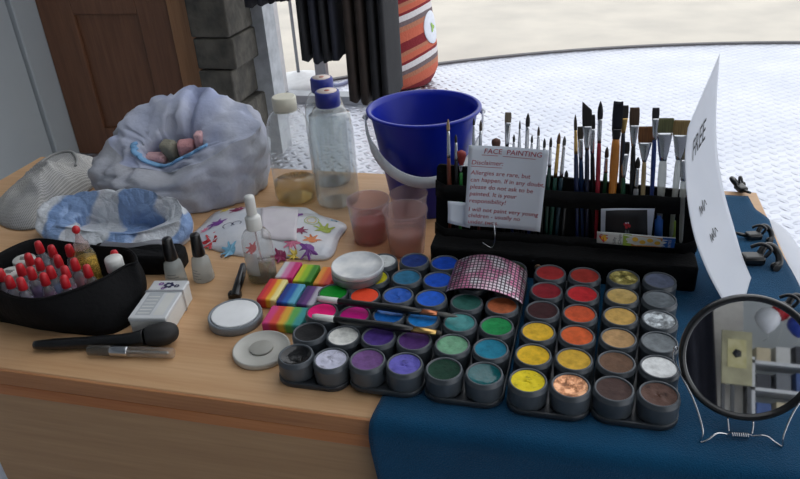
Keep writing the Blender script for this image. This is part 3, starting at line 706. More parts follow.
o = MB().tube(pts, 0.0007, 8, M_chrome).build('wire_hook'); tag(o, 'bent silver wire hook hanging below the handwritten note', 'hook')

def flatcard(name, a, bb, c, d, m, label, cat, thick=0.0006, parent=None):
    f, n_ = sheet_fn(a, bb, c, d, 0.0)
    o = MB().grid(lambda u, v: f(u, v), 4, 4, m).build(name, parent=parent); solid(o, thick, 0)
    if label: tag(o, label, cat)
    return o, f
flatcard('card', (0.0390, 0.8300, 0.8360), (0.0550, 0.8300, 0.8430), (0.1060, 0.8260, 0.7920), (0.0440, 0.8260, 0.7900), M_paper, 'white card tucked behind the black picture card in the brush case', 'card') if False else None
wc, _ = flatcard('card', (0.0370, 0.8280, 0.8400), (0.1010, 0.8280, 0.8450), (0.1010, 0.8220, 0.7950), (0.0400, 0.8220, 0.7980), M_paper, 'white card behind the black picture card in the brush case', 'card')
M_blackcard = pm('black_card', (26, 25, 28), 0.5)
pc, pf = flatcard('picture_card', (0.0430, 0.8250, 0.8390), (0.0920, 0.8250, 0.8440), (0.0980, 0.8200, 0.7950), (0.0450, 0.8200, 0.8000), M_blackcard, 'black picture card with small red and white motif in the case pocket', 'card')
b = MB(); M_redm = pm('red_print', (190, 40, 52), 0.6); M_greym = pm('grey_print', (120, 126, 130), 0.6)
def spot(fn, s, t, rs, rt, m, off, n=10):
    b.face([b.bm.verts.new(fn(s + rs * math.cos(2 * PI * k / n), t + rt * math.sin(2 * PI * k / n), off)) for k in range(n)], b.mi(m), False)
sgn = -1 if sheet_fn((0.0430, 0.8250, 0.8390), (0.0920, 0.8250, 0.8440), (0.0980, 0.8200, 0.7950), (0.0450, 0.8200, 0.8000))[1].y > 0 else 1
for s_, t_, m in ((0.47, 0.42, M_redm), (0.53, 0.40, M_redm), (0.50, 0.50, M_redm), (0.57, 0.46, M_redm)): spot(pf, s_, t_, 0.035, 0.05, m, sgn * 0.0006)
for s_, t_ in ((0.49, 0.38), (0.545, 0.37)): spot(pf, s_, t_, 0.018, 0.025, M_paper, sgn * 0.0009)
for s_ in (0.49, 0.55): spot(pf, s_, 0.68, 0.025, 0.10, M_greym, sgn * 0.0006)
b.build('print', parent=pc)
# snack wrapper bar across the pocket
wr, wf = flatcard('snack_wrapper', (0.0340, 0.8120, 0.8150), (0.1280, 0.8120, 0.8140), (0.1280, 0.8110, 0.8000), (0.0350, 0.8110, 0.8000), M_whitep, 'long snack wrapper with red heart, green and golden bands in the case pocket', 'wrapper', 0.002)
sgw = -1 if sheet_fn((0.0340, 0.8120, 0.8150), (0.1280, 0.8120, 0.8140), (0.1280, 0.8110, 0.8000), (0.0350, 0.8110, 0.8000))[1].y > 0 else 1
b = MB(); MG = pm('lime_print', (150, 176, 60), 0.5); MO = pm('golden_print', (214, 150, 60), 0.5, var=(176, 104, 40), vs=160); MBL = pm('blue_print', (40, 96, 176), 0.5); MR = pm('heart_print', (206, 40, 44), 0.5); MY = pm('yellow_print', (240, 186, 60), 0.5)
def patch(fn, s0, s1, t0, t1, m, off):
    b.face([b.bm.verts.new(fn(s, t, off)) for s, t in ((s0, t0), (s1, t0), (s1, t1), (s0, t1))], b.mi(m), False)
patch(wf, 0.34, 0.45, 0, 1, MG, sgw * 0.0013); patch(wf, 0.45, 0.84, 0.08, 1, MO, sgw * 0.0013); patch(wf, 0.84, 1.0, 0, 1, MBL, sgw * 0.0013)
hp = []
for k in range(24):
    a = 2 * PI * k / 24; hx = 16 * math.sin(a) ** 3; hy = 13 * math.cos(a) - 5 * math.cos(2 * a) - 2 * math.cos(3 * a) - math.cos(4 * a)
    hp.append(wf(0.09 + hx * 0.0038, 0.5 - hy * 0.026, sgw * 0.0013))
b.face([b.bm.verts.new(p) for p in hp], b.mi(MR), False)
for s_, t_ in ((0.075, 0.5), (0.11, 0.62), (0.10, 0.35)): spot(wf, s_, t_, 0.022, 0.16, MY, sgw * 0.0016)
for k in range(4): spot(wf, 0.495 + k * 0.095, 0.38 + 0.2 * (k % 2), 0.04, 0.2, MY, sgw * 0.0016)
WL = 0.098; HL = 0.0135
for tx, s0 in (('Silly', 0.215), ('Chips', 0.285)):
    text_into(b, tx, 0.0052, lambda x, y, s0=s0: wf(s0 + (y * 1.0) / WL * -1 + 0.03, 0.95 - x / HL, sgw * 0.0014), M_inkb)
text_into(b, 'BITES', 0.0046, lambda x, y: wf(0.93 + 0.02 - y / WL, 0.98 - x / HL, sgw * 0.0016), M_whitep)
b.build('wrapper_print', parent=wr)
for a_, m_, lb in ((((657, 219), (668, 218), (668, 240), (658, 240)), MBL, 'blue tube standing in the right end of the brush case pocket'), (((669, 214), (676, 215), (676, 240), (669, 240)), MG, 'small lime green label tube at the right end of the brush case pocket')): pass
for (p0, p1, r_, m_, lb) in (((0.1120, 0.8330, 0.7890), (0.1080, 0.8340, 0.8320), .0050, MBL, 'blue crayon stick in the right end of the brush case pocket'), ((0.1290, 0.8340, 0.7900), (0.1250, 0.8350, 0.8310), .0036, MG, 'lime green crayon stick at the right end of the brush case pocket')):
    L = (Vector(p1) - Vector(p0)).length
    o = MB().lathe([(r_, 0), (r_, L * .86), (r_ * .6, L * .9), (r_ * .5, L)], 14, m=m_).build('crayon'); o.matrix_world = axis_matrix(p0, p1); tag(o, lb, 'crayon')

# ------------------------------------------------------------------ the two long brushes lying across the pots
def lying(p0, p1, fl, hl, fm, hc, wc_, label, r=0.0041, white=0.05):
    p0, p1 = Vector(p0), Vector(p1); L = (p1 - p0).length
    o = bpy.data.objects.new('paint_brush', None); C.objects.link(o); o.matrix_world = axis_matrix(p0, p1, (0, 0, 1))
    zf = L - fl - hl
    MB().lathe([(r * 0.55, 0), (r * 0.8, 0.004), (r, zf * 0.5), (r * 1.25, zf * 0.8), (r * 0.9, zf)], 16, m=M_blackp).build('handle', parent=o)
    MB().lathe([(r * 0.60, -0.0004), (r * 0.88, 0.004), (r * 0.86 + 0.0004, 0.026), (r * 0.8, 0.0262)], 16, m=M_whitep).build('end_band', parent=o)['label'] = 'white end band'
    MB().lathe([(r * 0.98, zf - 0.002), (r * 1.0, zf + fl * 0.5), (r * 0.85, zf + fl)], 16, m=fm, sy=0.8).build('ferrule', parent=o)
    if hl: MB().lathe([(r * 0.8, zf + fl - 0.001), (r * 0.95, zf + fl + hl * 0.4), (r * 0.5, zf + fl + hl * 0.85), (0.0003, L)], 14, m=hair(hc), sy=0.6).build('bristles', parent=o)
    return tag(o, label, 'paint brush', 'long brushes lying on the pots')
M_copper = pm('copper_ferrule', (198, 124, 88), 0.3, 0.9)
ZL = .0413
lying((-0.2860, 0.6480, 0.7880), (-0.1150, 0.6390, 0.7880), 0.018, 0.024, M_copper, (104, 104, 100), 0, 'long black brush with copper ferrule lying across the pots, farther one')
lying((-0.2790, 0.6120, 0.7880), (-0.1270, 0.6050, 0.7880), 0.026, 0.006, M_gold, (60, 52, 44), 0, 'long black brush with gold ferrule lying across the pots, nearer one')

# ------------------------------------------------------------------ sequin band over the green pots
def sequins():
    m, nt, p = base('pink_sequin_net'); tc = nd(nt, 'ShaderNodeTexCoord'); v = tc.outputs['UV']
    s = nd(nt, 'ShaderNodeSeparateXYZ'); nt.links.new(v, s.inputs[0])
    fu = mathn(nt, 'ABSOLUTE', mathn(nt, 'SUBTRACT', mathn(nt, 'FRACT', mathn(nt, 'MULTIPLY', s.outputs[0], 20.0)), 0.5))
    fv = mathn(nt, 'ABSOLUTE', mathn(nt, 'SUBTRACT', mathn(nt, 'FRACT', mathn(nt, 'MULTIPLY', s.outputs[1], 13.0)), 0.5))
    line = mathn(nt, 'GREATER_THAN', mathn(nt, 'MAXIMUM', fu, fv), 0.34)
    n = noisetex(nt, coords(nt), 34, 1)
    pk = ramp(nt, n, [(0.38, lin((220, 216, 220))), (0.5, lin((206, 112, 154))), (0.66, lin((214, 204, 210)))])
    nt.links.new(mixc(nt, line, pk, lin((84, 70, 80))), p.inputs['Base Color'])
    p.inputs['Metallic'].default_value = 0.75; p.inputs['Roughness'].default_value = 0.3
    nt.links.new(bump(nt, line, 0.0006), p.inputs['Normal']); return m
M_seq = sequins()
def band(u, v):
    bx = -0.1385 + 0.092 * u; hump = math.sin(PI * u) ** 0.55
    y = 0.684 + 0.066 * v - 0.010 * (u - 0.5) + 0.003 * math.sin(PI * u)
    return Vector((bx, y, TOP + 0.0338 + 0.011 * hump + 0.009 * v * hump))
o = MB().grid(band, 40, 24, M_seq).build('sequin_band')
uv = o.data.uv_layers.new(name='UVMap')
for lp in o.data.loops:
    k = lp.vertex_index; uv.data[lp.index].uv = ((k // 25) / 40, (k % 25) / 24)
solid(o, 0.0008, 1); tag(o, 'pink and silver sequin band arched over the back green paint pots', 'sequin band')

# ------------------------------------------------------------------ spray bottle, nail polish, wipes
t = tag(empty('spray_bottle', (-0.401, 0.736, TOP)), 'small clear spray bottle with white pump cap in front of the wipes packet', 'bottle')
MB().lathe([(0.017, 0.0005), (0.0195, 0.002), (0.0200, 0.006), (0.0200, 0.060), (0.0190, 0.067), (0.0150, 0.0735), (0.0095, 0.0765), (0.0090, 0.080)], 36, m=M_clear, cap1=False).build('bottle_body', parent=t)
MB().lathe([(0.0165, 0.0016), (0.0188, 0.003), (0.0191, 0.022), (0.0002, 0.022)], 32, m=clear('olive_liquid', (200, 196, 170), milk=0.2, milkcol=(150, 146, 120), ior=1.33), cap1=False).build('liquid', parent=t)
b = MB(); n = 14
b.grid(lambda u, v: Vector((0.0203 * math.cos(-PI / 2 - 0.75 + 1.1 * u), 0.0203 * math.sin(-PI / 2 - 0.75 + 1.1 * u), 0.016 + 0.034 * v)), n, 4, clear('label_film', (235, 238, 240), milk=0.45, milkcol=(214, 218, 222)))
b.build('bottle_label', parent=t)
c = MB().lathe([(0.0102, 0.0775), (0.0104, 0.0785), (0.0104, 0.094), (0.0085, 0.0965), (0.0060, 0.0975), (0.0060, 0.100)], 28, m=M_whitep).build('pump_collar', parent=t)
MB().lathe([(0.0066, 0.0995), (0.0068, 0.1005), (0.0066, 0.122), (0.0058, 0.1245), (0.0002, 0.125)], 24, m=M_whitep, cap1=False).build('spray_button', parent=c)
MB().tube([(0, 0, 0.078), (0.001, 0.001, 0.04), (0.004, 0.004, 0.006)], 0.0012, 8, M_frost).build('dip_tube', parent=t)

M_polish = clear('white_polish_glass', (236, 238, 238), milk=0.62, rough=0.08, milkcol=(214, 220, 218))
def polish(loc, label, rz):
    t = tag(empty('nail_polish', loc, rz), label, 'nail polish', 'nail polish bottles')
    MB().lathe([(0.0125, 0), (0.0142, 0.0012), (0.0146, 0.004), (0.0128, 0.026), (0.0112, 0.034), (0.0075, 0.0375), (0.0070, 0.040)], 28, m=M_polish).build('bottle_body', parent=t)
    MB().lathe([(0.0085, 0.0385), (0.0088, 0.040), (0.0066, 0.068), (0.0058, 0.070), (0.0002, 0.0704)], 24, m=M_blackp, cap1=False).build('cap', parent=t)['label'] = 'black cap'
    b = MB()
    for k in range(4):
        b.grid(lambda u, v, k=k: Vector(((0.0146 - 0.000075 * (8 + k * 4) * 1.0 + 0.0003) * math.cos(-PI / 2 - 0.6 + 1.2 * u * (1 - 0.2 * (k % 2))), (0.0146 - 0.000075 * (8 + k * 4) + 0.0003) * math.sin(-PI / 2 - 0.6 + 1.2 * u * (1 - 0.2 * (k % 2))), 0.007 + k * 0.0042 + 0.0012 * v)), 8, 1, pm('grey_label_print', (120, 126, 128), 0.6))
    b.build('label_print', parent=t)
polish((-0.515, 0.706, TOP), 'nail polish bottle with black cap behind the white boxed stack', 0.3)
polish((-0.4825, 0.722, TOP), 'nail polish bottle with black cap, the one nearer the wipes packet', -0.3)

loop = [(-0.5540, 0.8190, 0.7500), (-0.5610, 0.8600, 0.7500), (-0.5560, 0.9160, 0.7500), (-0.4960, 0.9320, 0.7500), (-0.4270, 0.9450, 0.7500), (-0.3860, 0.9250, 0.7500), (-0.3340, 0.8990, 0.7500), (-0.3300, 0.8520, 0.7500), (-0.3280, 0.7960, 0.7500), (-0.3840, 0.7910, 0.7500), (-0.4400, 0.7850, 0.7500), (-0.4860, 0.7900, 0.7500)]
lp = loop_path(loop, 6); cen = sum((p for p in lp), Vector()) / len(lp)
def pack_h(s, p): return 0.020 * (1 - s ** 3.2) + 0.0028 * fbm(p, 38, 3) * (0.4 + s) * (1 if s < 0.99 else 0.5) + 0.0012 * abs(fbm(p, 110, 8))
def pack_pt(p2, off=0.0):
    """point on the crinkled top of the packet above plan position p2"""
    d = Vector((p2[0] - cen.x, p2[1] - cen.y)); ang = math.atan2(d.y, d.x)
    best = min(lp, key=lambda q: abs((math.atan2(q.y - cen.y, q.x - cen.x) - ang + PI) % (2 * PI) - PI))
    s = min(1.0, d.length / (Vector((best.x - cen.x, best.y - cen.y)).length + 1e-6))
    return Vector((p2[0], p2[1], TOP + 0.0022 + max(0, pack_h(s, (p2[0], p2[1], 0))) + off))
M_film = pm('white_printed_film', (222, 222, 226), 0.28, var=(206, 210, 218), vs=26, bmp=0.0012, bs=60, coat=0.2)
b = MB(); rr = []
for k in range(15):
    s = 0.02 + 0.98 * k / 14
    rr.append([Vector((cen.x + (p.x - cen.x) * s, cen.y + (p.y - cen.y) * s, TOP + 0.0022 + max(0, pack_h(s, (cen.x + (p.x - cen.x) * s, cen.y + (p.y - cen.y) * s, 0))))) for p in lp])
rr.append([Vector((p.x, p.y, TOP + 0.0004)) for p in lp])
b.rings(rr, True, True, True, m=M_film)
inks = {k: pm('print_' + k, c, 0.4) for k, c in dict(purple=(124, 62, 150), red=(190, 40, 50), lime=(170, 186, 60), sky=(120, 176, 206), orange=(222, 130, 70), wine=(140, 30, 80), pink=(226, 130, 160), yellow=(230, 206, 90), navy=(40, 40, 80)).items()}
def splat(px, py, r, ang, ink, fingers=5):
    mi = b.mi(inks[ink]); out = []
    n = 40
    for k in range(n):
        a = 2 * PI * k / n; f = 0.5
        for j in range(fingers):
            d = abs((a - (0.5 + j * (PI * 1.3 / fingers)) + PI) % (2 * PI) - PI); f = max(f, 1.0 - (d / 0.22) ** 2 * 0.5 if d < 0.22 else 0)
        out.append(pack_pt((px + r * f * math.cos(a + ang), py + r * f * math.sin(a + ang)), 0.0007))
    cc = b.bm.verts.new(pack_pt((px, py), 0.0007)); vs = [b.bm.verts.new(p) for p in out]
    for k in range(n): b.face((cc, vs[k], vs[(k + 1) % n]), mi, False)
def ringprint(px, py, r, ink, wdt=0.0012, a0=0, a1=2 * PI):
    mi = b.mi(inks[ink]); n = 22
    A = [(b.bm.verts.new(pack_pt((px + (r - wdt) * math.cos(a), py + (r - wdt) * math.sin(a)), 0.0007)), b.bm.verts.new(pack_pt((px + r * math.cos(a), py + r * math.sin(a)), 0.0007))) for a in [a0 + (a1 - a0) * k / n for k in range(n + 1)]]
    for q, r_ in zip(A, A[1:]): b.face((q[0], q[1], r_[1], r_[0]), mi, False)
for q in (((-0.5240, 0.8490, 0.7620), 0.0125, 0.4, 'purple'), ((-0.5150, 0.8100, 0.7580), 0.0125, 1.2, 'red'), ((-0.5100, 0.8930, 0.7650), 0.011, 0.2, 'wine'), ((-0.4760, 0.7910, 0.7600), 0.011, 0.8, 'sky'), ((-0.3540, 0.8610, 0.7600), 0.0125, 0.3, 'lime'), ((-0.3590, 0.8020, 0.7590), 0.0125, 2.2, 'purple'),
          ((-0.3970, 0.7890, 0.7600), 0.0115, 1.9, 'wine'), ((-0.3600, 0.8230, 0.7650), 0.010, 0.0, 'orange'), ((-0.3850, 0.8090, 0.7660), 0.010, 2.5, 'pink'), ((-0.4040, 0.8880, 0.7660), 0.0085, 1.0, 'purple'), ((-0.5340, 0.8960, 0.7600), 0.007, 0.4, 'yellow'), ((-0.3840, 0.8390, 0.7680), 0.009, 4.0, 'wine'), ((-0.3530, 0.8980, 0.7560), 0.006, 4.0, 'sky'), ((-0.4420, 0.7950, 0.7640), 0.008, 1.0, 'red'), ((-0.3780, 0.7940, 0.7600), 0.007, 2.0, 'yellow'), ((-0.5390, 0.8350, 0.7580), 0.006, 0.0, 'pink')):
    splat(q[0][0], q[0][1], q[1] * 1.45, q[2], q[3])
for (px, py, pz), r, ink in (((-0.3780, 0.8720, 0.7640), 0.0115, 'lime'), ((-0.3780, 0.8720, 0.7640), 0.0075, 'yellow'), ((-0.5010, 0.8390, 0.7640), 0.008, 'navy'), ((-0.4880, 0.8450, 0.7650), 0.007, 'navy'), ((-0.4790, 0.7800, 0.7560), 0.007, 'navy')): ringprint(px, py, r, ink, a0=-0.4, a1=4.6 if ink == 'navy' else 2 * PI)
packet = tag(b.build('wipes_packet'), 'crinkled white wipes packet printed with colourful handprints, behind the spray bottle', 'packet')
q00, q10, q11, q01 = (Vector((-0.4730, 0.8990, 0.7680)), Vector((-0.4140, 0.9110, 0.7680)), Vector((-0.3790, 0.8110, 0.7720)), Vector((-0.4330, 0.8120, 0.7720)))
def labpt(u, v):
    p = (q00 * (1 - u) + q10 * u) * (1 - v) + (q01 * (1 - u) + q11 * u) * v
    return pack_pt((p.x, p.y), 0.0016)
o = MB().grid(labpt, 12, 12, pm('resealable_flap', (226, 220, 224), 0.45, var=(216, 208, 214))).build('reseal_flap', parent=packet); o['label'] = 'plain white resealable flap'; solid(o, 0.0006, 0)

# ------------------------------------------------------------------ things along the near left of the counter
# black clip lying between jar and spray bottle
b = MB(); pts = smooth_path([(-0.4350, 0.7490, 0.7620), (-0.4260, 0.7230, 0.7640), (-0.4180, 0.6970, 0.7640), (-0.4140, 0.6780, 0.7580)], 6)
b.tube(pts, [0.0036 + 0.0026 * (k / (len(pts) - 1)) for k in range(len(pts))], 10, M_blackp, flat=0.55)
b.tube(smooth_path([(-0.4380, 0.7580, 0.7530), (-0.4280, 0.7300, 0.7530), (-0.4190, 0.6970, 0.7530)], 6), 0.003, 8, M_blackp, flat=0.7)
b.box(Vector((-0.4170, 0.6830, 0.7560)), (0.017, 0.010, 0.010), 0.1, 0.0025, M_blackp)
tag(b.build('hair_clip'), 'black plastic hair clip on the wood left of the spray bottle', 'hair clip')

# boxed stack with a band
t = tag(empty('card_box', (-0.4895, 0.6285, TOP), 0.165), 'white box with purple flower print and clear band, beside the black pouch', 'box')
BW, BL, BH = 0.046, 0.083, 0.029
MB().box((0, 0, BH * 0.42), (BW, BL, BH * 0.84), bev=0.0015, m=M_whitep).build('box_body', parent=t)
lidb = MB().box((0, 0, BH * 0.9), (BW + 0.0012, BL + 0.0012, BH * 0.2), bev=0.0015, m=pm('box_lid_white', (216, 218, 220), 0.3)).build('box_lid', parent=t)
b = MB()
zt = BH + 0.0003
def flower(cx, cy, r, m):
    for k in range(6):
        a = k * PI / 3; mi = b.mi(m)
        b.face([b.bm.verts.new((cx + r * 0.62 * math.cos(a) + r * 0.34 * math.cos(2 * PI * j / 8), cy + r * 0.62 * math.sin(a) + r * 0.34 * math.sin(2 * PI * j / 8), zt)) for j in range(8)], mi, False)
flower(0.001, 0.030, 0.0075, inks['navy']); flower(-0.010, 0.033, 0.004, inks['purple']); flower(0.012, 0.028, 0.004, inks['navy']); flower(-0.004, 0.023, 0.0035, inks['purple'])
MG2 = pm('pale_grey_print', (184, 188, 192), 0.5)
b.face([b.bm.verts.new(p) for p in ((-0.017, -0.036, zt), (0.002, -0.036, zt), (0.002, 0.012, zt), (-0.017, 0.012, zt))], b.mi(MG2), False)
b.face([b.bm.verts.new(p) for p in ((0.006, -0.036, zt), (0.018, -0.036, zt), (0.018, 0.012, zt), (0.006, 0.012, zt))], b.mi(M_whitep), False)
for k in range(6): b.face([b.bm.verts.new(p) for p in ((-0.015, -0.033 + k * 0.007, zt + .0002), (0.0, -0.033 + k * 0.007, zt + .0002), (0.0, -0.031 + k * 0.007, zt + .0002), (-0.015, -0.031 + k * 0.007, zt + .0002))], b.mi(M_whitep), False)
b.build('lid_print', parent=lidb)
b = MB(); h2, w2 = BH + 0.0008, BW / 2 + 0.0012
b.rings([[Vector((x, y0, z)) for x, z in ((-w2, 0.0004), (w2, 0.0004), (w2, h2), (-w2, h2))] for y0 in (0.013, 0.0185)], True, m=clear('band_film', (220, 222, 224), milk=0.4, milkcol=(190, 192, 196)), smooth=False)
b.build('band', parent=t)

# big black powder brush and clear lip gloss tube
pts = [(-0.6100, 0.5400, 0.7580), (-0.5800, 0.5470, 0.7580), (-0.5390, 0.5580, 0.7580), (-0.4990, 0.5660, 0.7600), (-0.4770, 0.5710, 0.7640), (-0.4630, 0.5780, 0.7640), (-0.4530, 0.5850, 0.7630), (-0.4490, 0.5910, 0.7600)]
b = MB(); sp = smooth_path(pts[:5], 5)
t = tag(empty('powder_brush', (-0.6190, 0.5490, 0.7500)), 'big black powder brush lying in front of the black pouch', 'brush')
part(b.tube(sp, [0.0048 + 0.0022 * min(1, k / 4) + 0.0035 * (k / (len(sp) - 1)) ** 3 for k in range(len(sp))], 16, M_blackp), 'handle', t)
sp = smooth_path(pts[4:], 5)
rad = [0.0105, 0.0118, 0.0126, 0.0132, 0.0136, 0.0138, 0.0139, 0.0138, 0.0136, 0.0132, 0.0126, 0.0118, 0.0108, 0.0092, 0.007, 0.003]
part(MB().tube(sp, [rad[min(k, 15)] for k in range(len(sp))], 18, hair((34, 33, 34))), 'bristles', t)
g0, g1 = Vector((-0.5380, 0.5440, 0.7570)), Vector((-0.4340, 0.5560, 0.7570)); L = (g1 - g0).length; Mx = axis_matrix(g0, g1, (0, 0, 1))
t = bpy.data.objects.new('lip_gloss', None); C.objects.link(t); t.matrix_world = Mx; tag(t, 'clear lip gloss tube with silver collar lying along the counter edge', 'lip gloss')
MB().lathe([(0.0058, 0), (0.0063, 0.0008), (0.0063, L * 0.26), (0.0046, L * 0.28)], 20, m=clear('smoky_cap', (206, 204, 200), milk=0.25, milkcol=(150, 146, 140))).build('cap', parent=t)
MB().lathe([(0.0058, L * 0.26), (0.0064, L * 0.275), (0.0064, L * 0.46), (0.0058, L * 0.475)], 20, m=M_silver).build('collar', parent=t)
MB().lathe([(0.0058, L * 0.47), (0.0063, L * 0.49), (0.0063, L * 0.985), (0.0056, L)], 20, m=clear('gloss_tube', (240, 236, 230), milk=0.2, milkcol=(214, 208, 200))).build('tube', parent=t)
MB().lathe([(0.0022, L * 0.36), (0.0022, L * 0.93), (0.0012, L * 0.95)], 12, m=M_silver).build('applicator', parent=t)

# ------------------------------------------------------------------ black pouch full of glitter bottles
pc_ = Vector((-0.632, 0.636, TOP))
rim_pts = [(-0.7080, 0.5940, 0.8060), (-0.6700, 0.5750, 0.8060), (-0.6350, 0.5650, 0.8060), (-0.5980, 0.5710, 0.8060), (-0.5580, 0.6100, 0.8080), (-0.5410, 0.6470, 0.8100), (-0.5320, 0.6590, 0.8100), (-0.5720, 0.6980, 0.8020), (-0.6190, 0.7020, 0.8000), (-0.6700, 0.7060, 0.8000), (-0.7260, 0.7070, 0.8000), (-0.7430, 0.6720, 0.8020), (-0.7390, 0.6320, 0.8040)]
bot_pts = [(-0.7200, 0.5890, 0.7500), (-0.6830, 0.5820, 0.7500), (-0.6340, 0.5770, 0.7500), (-0.5900, 0.5760, 0.7500), (-0.5400, 0.5820, 0.7500), (-0.5230, 0.6080, 0.7500), (-0.5280, 0.6340, 0.7500), (-0.5520, 0.6870, 0.7500), (-0.5950, 0.6910, 0.7500), (-0.6510, 0.6920, 0.7500), (-0.7100, 0.6830, 0.7500), (-0.7520, 0.6630, 0.7500), (-0.7550, 0.6250, 0.7500)]
rim = loop_path(rim_pts, 6); bot = loop_path(bot_pts, 6); NB_ = len(rim)
pouch = empty('bottle_pouch', pc_); tag(pouch, 'open black fabric pouch packed with red-capped glitter bottles', 'pouch')
b = MB(); rr = []
for k in range(9):
    t = k / 8; ring = []
    for i in range(NB_):
        p = bot[i].lerp(rim[i], t); cdir = Vector((p.x - pc_.x, p.y - pc_.y, 0)).normalized()
        bulge = 0.006 * math.sin(PI * t) + 0.0015 * fbm(p, 40)
        p = p + cdir * bulge; p.z = max(TOP + 0.0006, p.z); ring.append(p)
    rr.append(ring)
inner = lambda t, ins: [(lambda p: Vector((p.x + (pc_.x - p.x) * ins, p.y + (pc_.y - p.y) * ins, max(TOP + 0.003, p.z))))(bot[i].lerp(rim[i], t)) for i in range(NB_)]
rr += [inner(1.02, 0.015), inner(0.98, 0.035), inner(0.5, 0.05), inner(0.06, 0.06)]
b.rings(rr, True, True, True, m=M_black)
part(b, 'pouch_body', pouch)
b = MB(); b.tube([p + Vector((0, 0, 0.0005)) for p in rim] + [rim[0] + Vector((0, 0, 0.0005))], 0.0016, 6, M_black)
part(b, 'rim_binding', pouch)

M_glass_s = clear('small_clear_bottle', (232, 232, 236), milk=0.32, milkcol=(206, 206, 212))
M_redcap = pm('red_cap', (196, 34, 44), 0.4)
M_glit = {}
def glit(c):
    if c not in M_glit:
        m, nt, p = base('glitter_gel'); v = coords(nt); vo = nd(nt, 'ShaderNodeTexVoronoi'); vo.inputs['Scale'].default_value = 900; nt.links.new(v, vo.inputs['Vector'])
        k = lin(c); s_ = nd(nt, 'ShaderNodeSeparateColor'); nt.links.new(vo.outputs['Color'], s_.inputs[0])
        nt.links.new(ramp(nt, s_.outputs[0], [(0.2, tuple(x * 0.5 for x in k)), (0.6, k), (0.95, tuple(min(1, x * 1.8 + .1) for x in k))]), p.inputs['Base Color'])
        p.inputs['Metallic'].default_value = 0.3; p.inputs['Roughness'].default_value = 0.35; M_glit[c] = m
    return M_glit[c]
GB = bpy.data.meshes
def gbody():
    return MB().lathe([(0.0066, 0), (0.0077, 0.001), (0.0079, 0.003), (0.0079, 0.040), (0.0066, 0.046), (0.0046, 0.049), (0.0044, 0.053)], 20, m=M_glass_s, cap1=False).mesh('glitter_bottle')
def gcap():
    return MB().lathe([(0.0054, 0.0505), (0.0056, 0.0515), (0.0053, 0.0580), (0.0047, 0.0640), (0.0036, 0.0665), (0.0002, 0.0675)], 18, m=M_redcap, cap1=False).mesh('red_cap')
def gfill(c):
    return MB().lathe([(0.0070, 0.0015), (0.0073, 0.003), (0.0073, 0.036), (0.0002, 0.0365)], 16, m=glit(c), cap1=False).mesh('glitter_fill')
GBODY, GCAP = gbody(), gcap()
GL = [((1, 275), (196, 170, 190), 'pale pink'), ((10, 282), (150, 150, 160), 'grey'), ((21.5, 283.5), (176, 166, 206), 'lilac'), ((21, 269.5), (200, 196, 206), 'pearl white'), ((29, 259), (206, 186, 120), 'gold'),
      ((39, 247), (120, 134, 140), 'steel grey'), ((31.5, 273), (110, 70, 140), 'purple'), ((39.5, 264), (206, 190, 110), 'yellow gold'), ((51, 272), (120, 150, 206), 'light blue'), ((44.5, 279), (130, 66, 120), 'violet'),
      ((52.5, 251), (206, 206, 210), 'silver'), ((58, 261), (190, 190, 196), 'pale silver'), ((69.5, 250.5), (206, 206, 206), 'clear white'), ((75, 264.5), (160, 60, 70), 'ruby'), ((65.8, 272), (180, 120, 150), 'rose'), ((65.2, 281.5), (170, 60, 70), 'red'), ((87.7, 271), (166, 66, 60), 'copper red')]
GPOS = [(-0.6880, 0.6000, 0.8120), (-0.6640, 0.5870, 0.8120), (-0.6460, 0.5860, 0.8120), (-0.6710, 0.6150, 0.8120), (-0.6790, 0.6400, 0.8120), (-0.6880, 0.6710, 0.8120), (-0.6510, 0.6100, 0.8120), (-0.6560, 0.6310, 0.8120), (-0.6270, 0.6160, 0.8120), (-0.6240, 0.6000, 0.8120), (-0.6620, 0.6640, 0.8120), (-0.6360, 0.6420, 0.8120), (-0.6390, 0.6690, 0.8120), (-0.6080, 0.6380, 0.8120), (-0.6080, 0.6190, 0.8120), (-0.5940, 0.5990, 0.8120), (-0.5810, 0.6260, 0.8120)]
GOLD, WHB, RC, TIN1, TIN2 = (-0.6190, 0.6700, 0.8420), (-0.5620, 0.6540, 0.8140), (-0.5710, 0.6690, 0.8200), (-0.7000, 0.6520, 0.8040), (-0.6950, 0.6190, 0.8040)
g0_ = None; placed = []
for i, ((u, v), c, nm) in enumerate(GL):
    q = GPOS[i]; x, y = q[0], q[1]
    for _ in range(30):                                    # keep neighbours from sharing the same spot
        for px_, py_ in placed:
            dx, dy = x - px_, y - py_; d = math.hypot(dx, dy)
            if d < 0.0162: x += dx / (d + 1e-6) * (0.0163 - d); y += dy / (d + 1e-6) * (0.0163 - d)
    placed.append((x, y))
    if g0_ is None:
        g0_ = o = bpy.data.objects.new('glitter_bottle', GBODY); C.objects.link(o); cp = bpy.data.objects.new('cap', GCAP); C.objects.link(cp); cp.parent = o; cp['label'] = 'red pointed cap'
    else:
        o = g0_.copy(); C.objects.link(o); cp = [k for k in g0_.children if k.name.startswith('cap')][0].copy(); C.objects.link(cp); cp.parent = o
    o.location = (x, y, TOP + 0.0036)
    f = bpy.data.objects.new('glitter', gfill(c)); C.objects.link(f); f.parent = o
    where = ['at the far left end', 'front row, second from the left', 'front row, third from the left', 'behind the two front left ones', 'just right of the round tins', 'standing tall at the back left', 'middle of the front left cluster', 'in the middle behind the purple one', 'in the centre of the front', 'front row centre, lowest cap', 'at the back, right of the steel grey one', 'in the middle of the back', 'at the back beside the big gold bottle', 'in front of the big gold bottle', 'right of the light blue one', 'front row, right of the violet one', 'rightmost near the pouch front'][i]
    tag(o, 'small red-capped bottle of %s glitter, %s' % (nm, where), 'glitter bottle', 'red capped glitter bottles')
